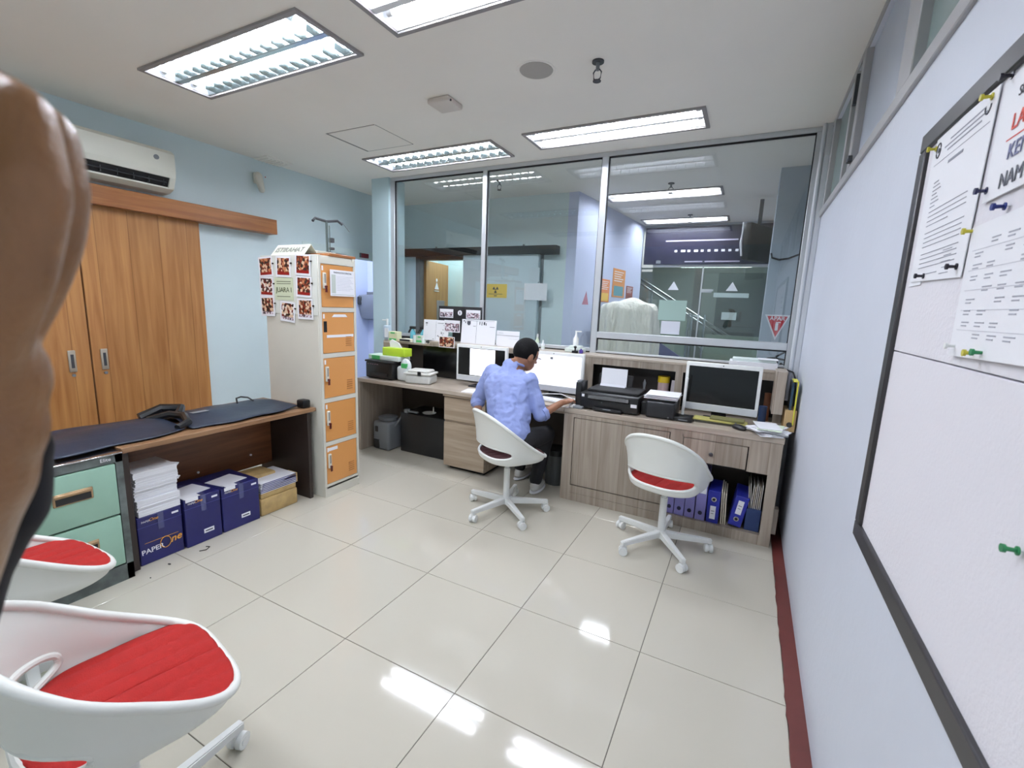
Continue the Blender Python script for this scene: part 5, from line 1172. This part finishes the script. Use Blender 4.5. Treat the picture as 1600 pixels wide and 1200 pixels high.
for (y, z, c, w_) in pins:
    t = thing('push_pin', '%s push pin %s' % (c, w_), 'push pin', (BX-.012, y, z), 0, 'push pins on the notice board')
    xx = BX-.016
    part('pin_head', B().cyl((xx-.001, y, z), (xx-.003, y, z), .0062, seg=12).cyl((xx-.003, y, z), (xx-.014, y, z), .0028, .0034, 10).cyl((xx-.014, y, z), (xx-.018, y, z), .0058, seg=12), PM[c], t)
    part('needle', B().cyl((xx, y, z), (BX-.005, y, z), .0008, seg=6), M_chrome, t)
one('wall_speck', B().sph((XR-.001, -.955, .885), (.002, .004, .005)), M_dark, 'dark speck on the right wall below the board corner', 'mark')

# ---------------- behind the glass ----------------
yb = YB-.092
t = thing('radiation_sign', 'yellow radiation warning sign on the sliding panel', 'sign', (-2.59, yb, 1.62))
part('plate', B().box(-2.76, -2.44, yb-.004, yb, 1.615, 1.785, .001), mat('sign_yellow', (226, 190, 58), .45), t)
b = B()
for a in (PI/2+PI/3, PI/2-PI/3, -PI/2):
    p = [(-2.60+.012*math.cos(a-.5), yb-.006, 1.715+.012*math.sin(a-.5))] + [(-2.60+.042*math.cos(a+d), yb-.006, 1.715+.042*math.sin(a+d)) for d in (-.5, -.25, 0, .25, .5)] + [(-2.60+.012*math.cos(a+.5), yb-.006, 1.715+.012*math.sin(a+.5))]
    b.prism(p, (0, .001, 0))
b.cyl((-2.60, yb-.006, 1.715), (-2.60, yb-.005, 1.715), .008).box(-2.70, -2.50, yb-.006, yb-.005, 1.658, 1.664).box(-2.62, -2.58, yb-.006, yb-.005, 1.635, 1.645)
part('trefoil', b, M_black, t)
one('door_sheet', B().box(-2.14, -2.01, yb-.003, yb-.001, 1.815, 1.985), mat('faded_sheet', (196, 208, 214), .6), 'small faded sheet taped at the edge of the sliding panel', 'paper')
one('door_notice', B().box(-2.20, -1.90, yb-.006, yb-.004, 1.60, 1.80), M_paper, 'white landscape sheet under the small faded one on the sliding panel', 'paper')
struct('trim_3', B().box(-2.028, -2.0, YB-.015, YB, .0, 2.14), M_grey)
# passage
t = thing('towel_dispenser', 'grey paper towel dispenser on the lilac passage wall left of the pillar', 'dispenser', (-5.3, 3.2, 1.2))
part('case', B().prism([(-5.52, 3.295, 1.62), (-5.52, 3.10, 1.60), (-5.50, 3.07, 1.5), (-5.48, 3.14, 1.22), (-5.48, 3.295, 1.20)], (.42, 0, 0)), mat('dispenser_grey', (128, 134, 146), .3), t); part('front_window', B().box(-5.49, -5.42, 3.05, 3.09, 1.45, 1.58, .01), M_dgrey, t); part('mount', B().box(-5.5, -5.1, 3.28, 3.3, 1.2, 1.66), M_grey, t)
t = thing('exit_box', 'small dark red box under the pale lintel of the passage', 'sign', (XL+.02, 1.86, 2.05)); part('box', B().box(XL+.016, XL+.04, 1.80, 1.93, 2.045, 2.10, .003), mat('dark_red_plastic', (110, 24, 36), .4), t); part('edge', B().box(XL+.016, XL+.042, 1.795, 1.80, 2.045, 2.10), M_grey, t)
# red triangle sticker and papers on the glass
one('red_sticker', B().prism([(-1.095, YG-.006, 1.56), (-1.035, YG-.006, 1.56), (-1.06, YG-.006, 1.68)], (0, .001, 0)), mat('faded_red_sticker', (150, 110, 124), .5), 'narrow faded red triangle sticker at the right edge of the middle glass', 'sticker')
one('mint_sheet', B().box(-.42, -.20, YG+.006, YG+.009, 1.455, 1.62), mat('mint_sheet_mat', (182, 206, 198), .6), 'mint sheet taped on the right glass above the white one', 'paper')
one('lined_sheet', B().box(-.385, -.235, YG-.008, YG-.005, 1.34, 1.448), mat('greyish_sheet', (206, 210, 220), .6), 'small white sheet taped low on the right glass', 'paper')
# column: extinguisher sign
t = thing('extinguisher_sign', 'red and white downward triangle sign lettered APAR on the column', 'sign', (.50, 2.405, 1.3))
yy = 2.409
part('white_border', B().prism([(.395, yy, 1.535), (.60, yy, 1.535), (.50, yy, 1.30)], (0, -.004, 0)), M_paper, t); part('red_triangle', B().prism([(.415, yy-.004, 1.522), (.58, yy-.004, 1.522), (.50, yy-.004, 1.33)], (0, -.002, 0)), mat('sign_red', (200, 44, 56), .5), t)
text('lettering', 'APAR', .05, (.499, yy-.007, 1.500), FY, M_paper, t, bold=.001); part('bottle_symbol', B().box(.488, .512, yy-.009, yy-.007, 1.39, 1.46, .004).box(.49, .53, yy-.009, yy-.007, 1.462, 1.47), M_paper, t)
one('column_cable', B().tube([(.38, 2.40, 2.09), (.39, 2.395, 2.05), (.45, 2.395, 2.03), (.52, 2.395, 2.04), (.60, 2.40, 2.075)], .009, 6), M_black, 'dark cable sagging across the column behind the glass', 'cable')
M_scrd = mat('television_black', (6, 6, 8), .6, spec=.2)
t = thing('wall_television', 'black television hung from the ceiling beyond the glass, seen edge-on', 'television', (.25, 3.5, 2.1))
part('cabinet', B().box(-.25, .25, -.04, .04, .03, .42, .006, 2, rot=Matrix.Rotation(math.radians(64), 3, 'Z')), M_scrd, t, True); part('bracket', B().box(-.02, .02, -.02, .02, .4, .70), M_dgrey, t, True); part('rim', B().tube([(-.15, -.27, .42), (-.16, -.28, .2), (-.14, -.28, .06)], .012, 6), M_paper, t, True)
# posters on the corridor wall
WRZ = -math.atan2(.26, 2.35)
def poster(nm, y0, y1, z0, z1, c, c2, lb):
    t = thing('poster', lb, 'poster', (-1.6, YB, 0), WRZ)
    part('sheet', B().box(.002, .006, y0, y1, z0, z1), mat(nm, c, .5), t, True); h = z1-z0
    b = B()
    for k in range(5): b.box(.006, .007, y0+.1*(y1-y0), y1-(.15+.1*(k % 3))*(y1-y0), z1-h*(.12+.08*k), z1-h*(.09+.08*k))
    part('print', b, M_paper, t, True); part('picture', B().box(.006, .007, y0+.12*(y1-y0), y1-.12*(y1-y0), z0+h*.05, z0+h*.4), mat(nm+'_pic', c2, .5), t, True)
poster('poster_orange', 1.18, 1.65, 1.70, 2.09, (224, 150, 80), (96, 160, 170), 'large orange poster on the corridor wall beyond the glass')
poster('poster_small_orange', .78, 1.08, 1.62, 1.92, (230, 140, 80), (240, 200, 90), 'smaller orange and yellow poster close to the wide mullion')
poster('poster_brick', 1.74, 2.02, 1.66, 1.88, (150, 70, 58), (120, 44, 40), 'dark red poster right of the large orange one')
# draped machine
def drape(x0, x1, y0, y1, ztop):
    b = B(); NA, NS = 72, 22; g = []
    cx, cy = (x0+x1)/2, (y0+y1)/2; a_, b_ = (x1-x0)/2, (y1-y0)/2
    for i in range(NA):
        a = 2*PI*i/NA; row = []; s, c = math.sin(a), math.cos(a); k = (abs(c)**5+abs(s)**5)**(-.2)
        for j in range(NS+1):
            q = j/NS
            if q < .35: r = q/.35*.93; z = ztop + .05*math.sin(4*c*r+1)*math.sin(3*s*r+2) - .03*r*r
            else:
                h = (q-.35)/.65; r = .93+.07*min(1, h*5) + .10*math.sin(12*a+2*math.sin(3*a))*min(1, h*4) + .03*math.sin(29*a)*min(1, h*3); z = ztop-.05-(ztop-.10)*h
            row.append(b.bm.verts.new((cx+a_*k*c*r, cy+b_*k*s*r, z)))
        g.append(row)
    for i in range(NA):
        A, Q = g[i], g[(i+1) % NA]
        for j in range(NS):
            if j == 0: b.bm.faces.new([A[0], A[1], Q[1]])
            else: b.bm.faces.new([A[j], A[j+1], Q[j+1], Q[j]])
    bmesh.ops.remove_doubles(b.bm, verts=b.bm.verts, dist=1e-6); return b
o = one('covered_machine', drape(-1.43, -.72, 2.95, 3.5, 1.63), mat('cream_dust_sheet', (232, 230, 216), .8, bump=.9, bscale=5, stretch=(1.5, 1.5, .4)), 'tall machine under a cream dust sheet beyond the glass', 'machine')
s = o.modifiers.new('s', 'SUBSURF'); s.levels = 1; s.render_levels = 1
for nd in MATS['cream_dust_sheet'].node_tree.nodes:
    if nd.type == 'BUMP': nd.inputs['Distance'].default_value = .12
one('navy_panel', B().prism([(-.86, 4.0, .62), (-.86, 4.0, 1.14), (-.40, 4.0, .86), (-.15, 4.0, .62)], (0, .04, 0)).box(-.86, -.15, 4.0, 4.04, 0, .62), mat('navy_board', (34, 36, 96), .5), 'dark blue slanted panel low behind the right glass', 'panel')
# signboard and glass front at the corridor end
t = thing('signboard', 'dark purple signboard with a broken line of white letters over the corridor end', 'sign', (-.5, YE, 2.2))
part('board', B().box(-1.31, .60, YE-.04, YE-.001, 2.24, 2.79, .003), mat('purple_board', (20, 16, 46), .4), t)
b = B(); x = -.86
for w_ in (.05, .08, .05, .07, .05, .05, .06, .06, .05, .05): b.box(x, x+w_*.8, YE-.045, YE-.041, 2.42, 2.452); x += .093
part('letter_blocks', b, M_paper, t); part('light_strip', B().box(-1.0, .0, YE-.045, YE-.041, 2.575, 2.595).box(-.70, -.45, YE-.045, YE-.041, 2.272, 2.288).box(-.42, .05, YE-.045, YE-.041, 2.272, 2.288), mat('white_line', (190, 186, 205), .4), t)
part('side_strip', B().box(-1.335, -1.312, YE-.05, YE-.001, 2.2, 2.73), mat('off_white_strip', (206, 206, 196), .5), t); part('symbol', B().box(-1.12, -1.05, YE-.045, YE-.041, 2.255, 2.30), M_grey, t)
w3 = struct('window_3', B().box(-1.34, XR, YE-.02, YE+.02, 2.20, 2.24, .002), M_alu)
part('pane', B().box(-1.33, -.44, YE-.005, YE+.005, 0, 2.2), glass('end_glass', (.86, .92, .90), .06), w3); part('pane', B().box(-.42, XR, YE-.005, YE+.005, 0, 2.2), MATS['end_glass'], w3)
part('stile', B().box(-.44, -.42, YE-.015, YE+.015, 0, 2.2), M_alu, w3)
for i, x in enumerate((-.83, -.01)):
    one('triangle_sticker', B().prism([(x-.08, YE-.008, 1.86), (x+.08, YE-.008, 1.86), (x, YE-.008, 1.99)], (0, .002, 0)), M_paper, 'white triangle sticker on the far glass, %s of the centre post' % ('left', 'right')[i], 'sticker', 'triangle stickers on the far glass', smooth=False)
one('strip_sticker', B().box(-.25, .22, YE-.008, YE-.006, 1.765, 1.83), mat('pale_strip', (186, 204, 200), .5), 'long pale strip sticker under the right triangle on the far glass', 'sticker')
one('square_sticker', B().box(-.11, .09, YE-.008, YE-.006, 1.44, 1.55), mat('pale_strip', (186, 204, 200), .5), 'pale rectangular sticker lowest on the far glass', 'sticker')
one('door_closer', B().box(-.42, -.28, YE-.03, YE-.01, 1.83, 1.88).box(-.34, -.26, YE-.05, YE-.02, 1.85, 1.875), M_alu, 'short metal lock plate beside the centre post of the far glass', 'lock')
one('hinge_plate', B().box(-1.32, -1.16, YE-.06, YE-.042, 2.19, 2.235).box(-1.32, -1.16, YE-.06, YE-.042, 2.13, 2.165), M_cream, 'pale metal plates at the left end of the signboard', 'plate')
# lobby stairs
t = thing('staircase', 'staircase with double steel handrail rising to the left behind the far glass', 'stairs', (-.4, 6.2, 0))
b = B()
for k in range(13): b.box(-1.58+.17*k, -1.58+.17*(k+1), 5.9, 7.0, 0, 1.75-.14*k if 1.75-.14*k > .05 else .05)
part('flight', b, mat('stair_grey', (118, 120, 116), .5), t, smooth=False)
part('handrail', B().tube([(-1.55, 5.8, 2.10), (.75, 5.8, .70)], .022, 8).tube([(-1.55, 5.8, 2.02), (.75, 5.8, .62)], .016, 8), M_chrome, t)
for k in range(5): part('baluster', B().cyl((-1.3+k*.45, 5.8, 1.93-.274*k-.9 if 1.93-.274*k-.9 > 0 else 0), (-1.3+k*.45, 5.8, 1.93-.274*k), .016, seg=10), M_chrome, t)
part('stringer', B().prism([(-1.58, 5.86, 1.85), (.55, 5.86, .15), (.55, 5.86, 0), (-1.58, 5.86, 0)], (0, .04, 0)), mat('stringer_olive', (140, 144, 128), .5), t)
t = thing('railing', 'steel posts and pale panels of a low barrier before the stairs', 'railing', (-.4, 5.3, 0))
for x in (-.60, -.55, -.36): part('post', B().cyl((x, 5.3, 0), (x, 5.3, 1.5), .016, seg=10), M_chrome, t)
part('panel', B().box(-1.2, -.62, 5.29, 5.31, 0, 1.42), mat('sage_panel', (150, 160, 142), .4), t); part('panel', B().box(-.33, .6, 5.29, 5.31, 0, 1.2), MATS['sage_panel'], t); part('top_rail', B().tube([(-.60, 5.3, 1.5), (-.36, 5.3, 1.42)], .014, 8), M_chrome, t)
t = thing('dark_board', 'dark tall board standing in the lobby beyond the far glass', 'board', (.1, 7.4, 0)); part('panel', B().box(-.35, .50, 7.3, 7.4, .0, 2.3), mat('dark_green_board', (44, 54, 50), .4), t); part('side_panel', B().box(-.75, -.6, 7.0, 7.1, 0, 2.35), mat('lobby_brown', (84, 80, 76), .5), t)
t = thing('ceiling_light', 'thin lit strip deep in the lobby beyond the far glass', 'ceiling light', (-.5, 6.4, 2.4)); part('strip', B().box(-.95, .2, 6.4, 6.5, 2.33, 2.36), mat('lobby_strip', (240, 240, 240), .4, emit=9), t); part('casing', B().box(-.97, .22, 6.38, 6.52, 2.36, 2.40), M_whitem, t)
# added glowing panels, out of view, put in to brighten the rooms next door
def add_fill_light(x0, x1, y0, y1, e, lb):
    t = thing('ceiling_light', lb, 'ceiling light', ((x0+x1)/2, (y0+y1)/2, ZC)); part('fill_emitter', B().box(x0, x1, y0, y1, ZC-.03, ZC-.012), mat('fill_emitter_%d' % e, (240, 244, 255), .4, emit=e), t); part('frame', B().box(x0-.02, x1+.02, y0-.02, y1+.02, ZC-.012, ZC-.001), M_whitem, t)
add_fill_light(-5.3, -4.6, 1.6, 2.6, 15, 'added unseen panel brightening the passage left of the pillar')
add_fill_light(-3.7, -3.3, 2.95, 3.4, 26, 'added unseen panel brightening the small room behind the open brown door')
add_fill_light(-1.2, .3, 6.6, 7.2, 12, 'added unseen panel brightening the lobby beyond the far glass')
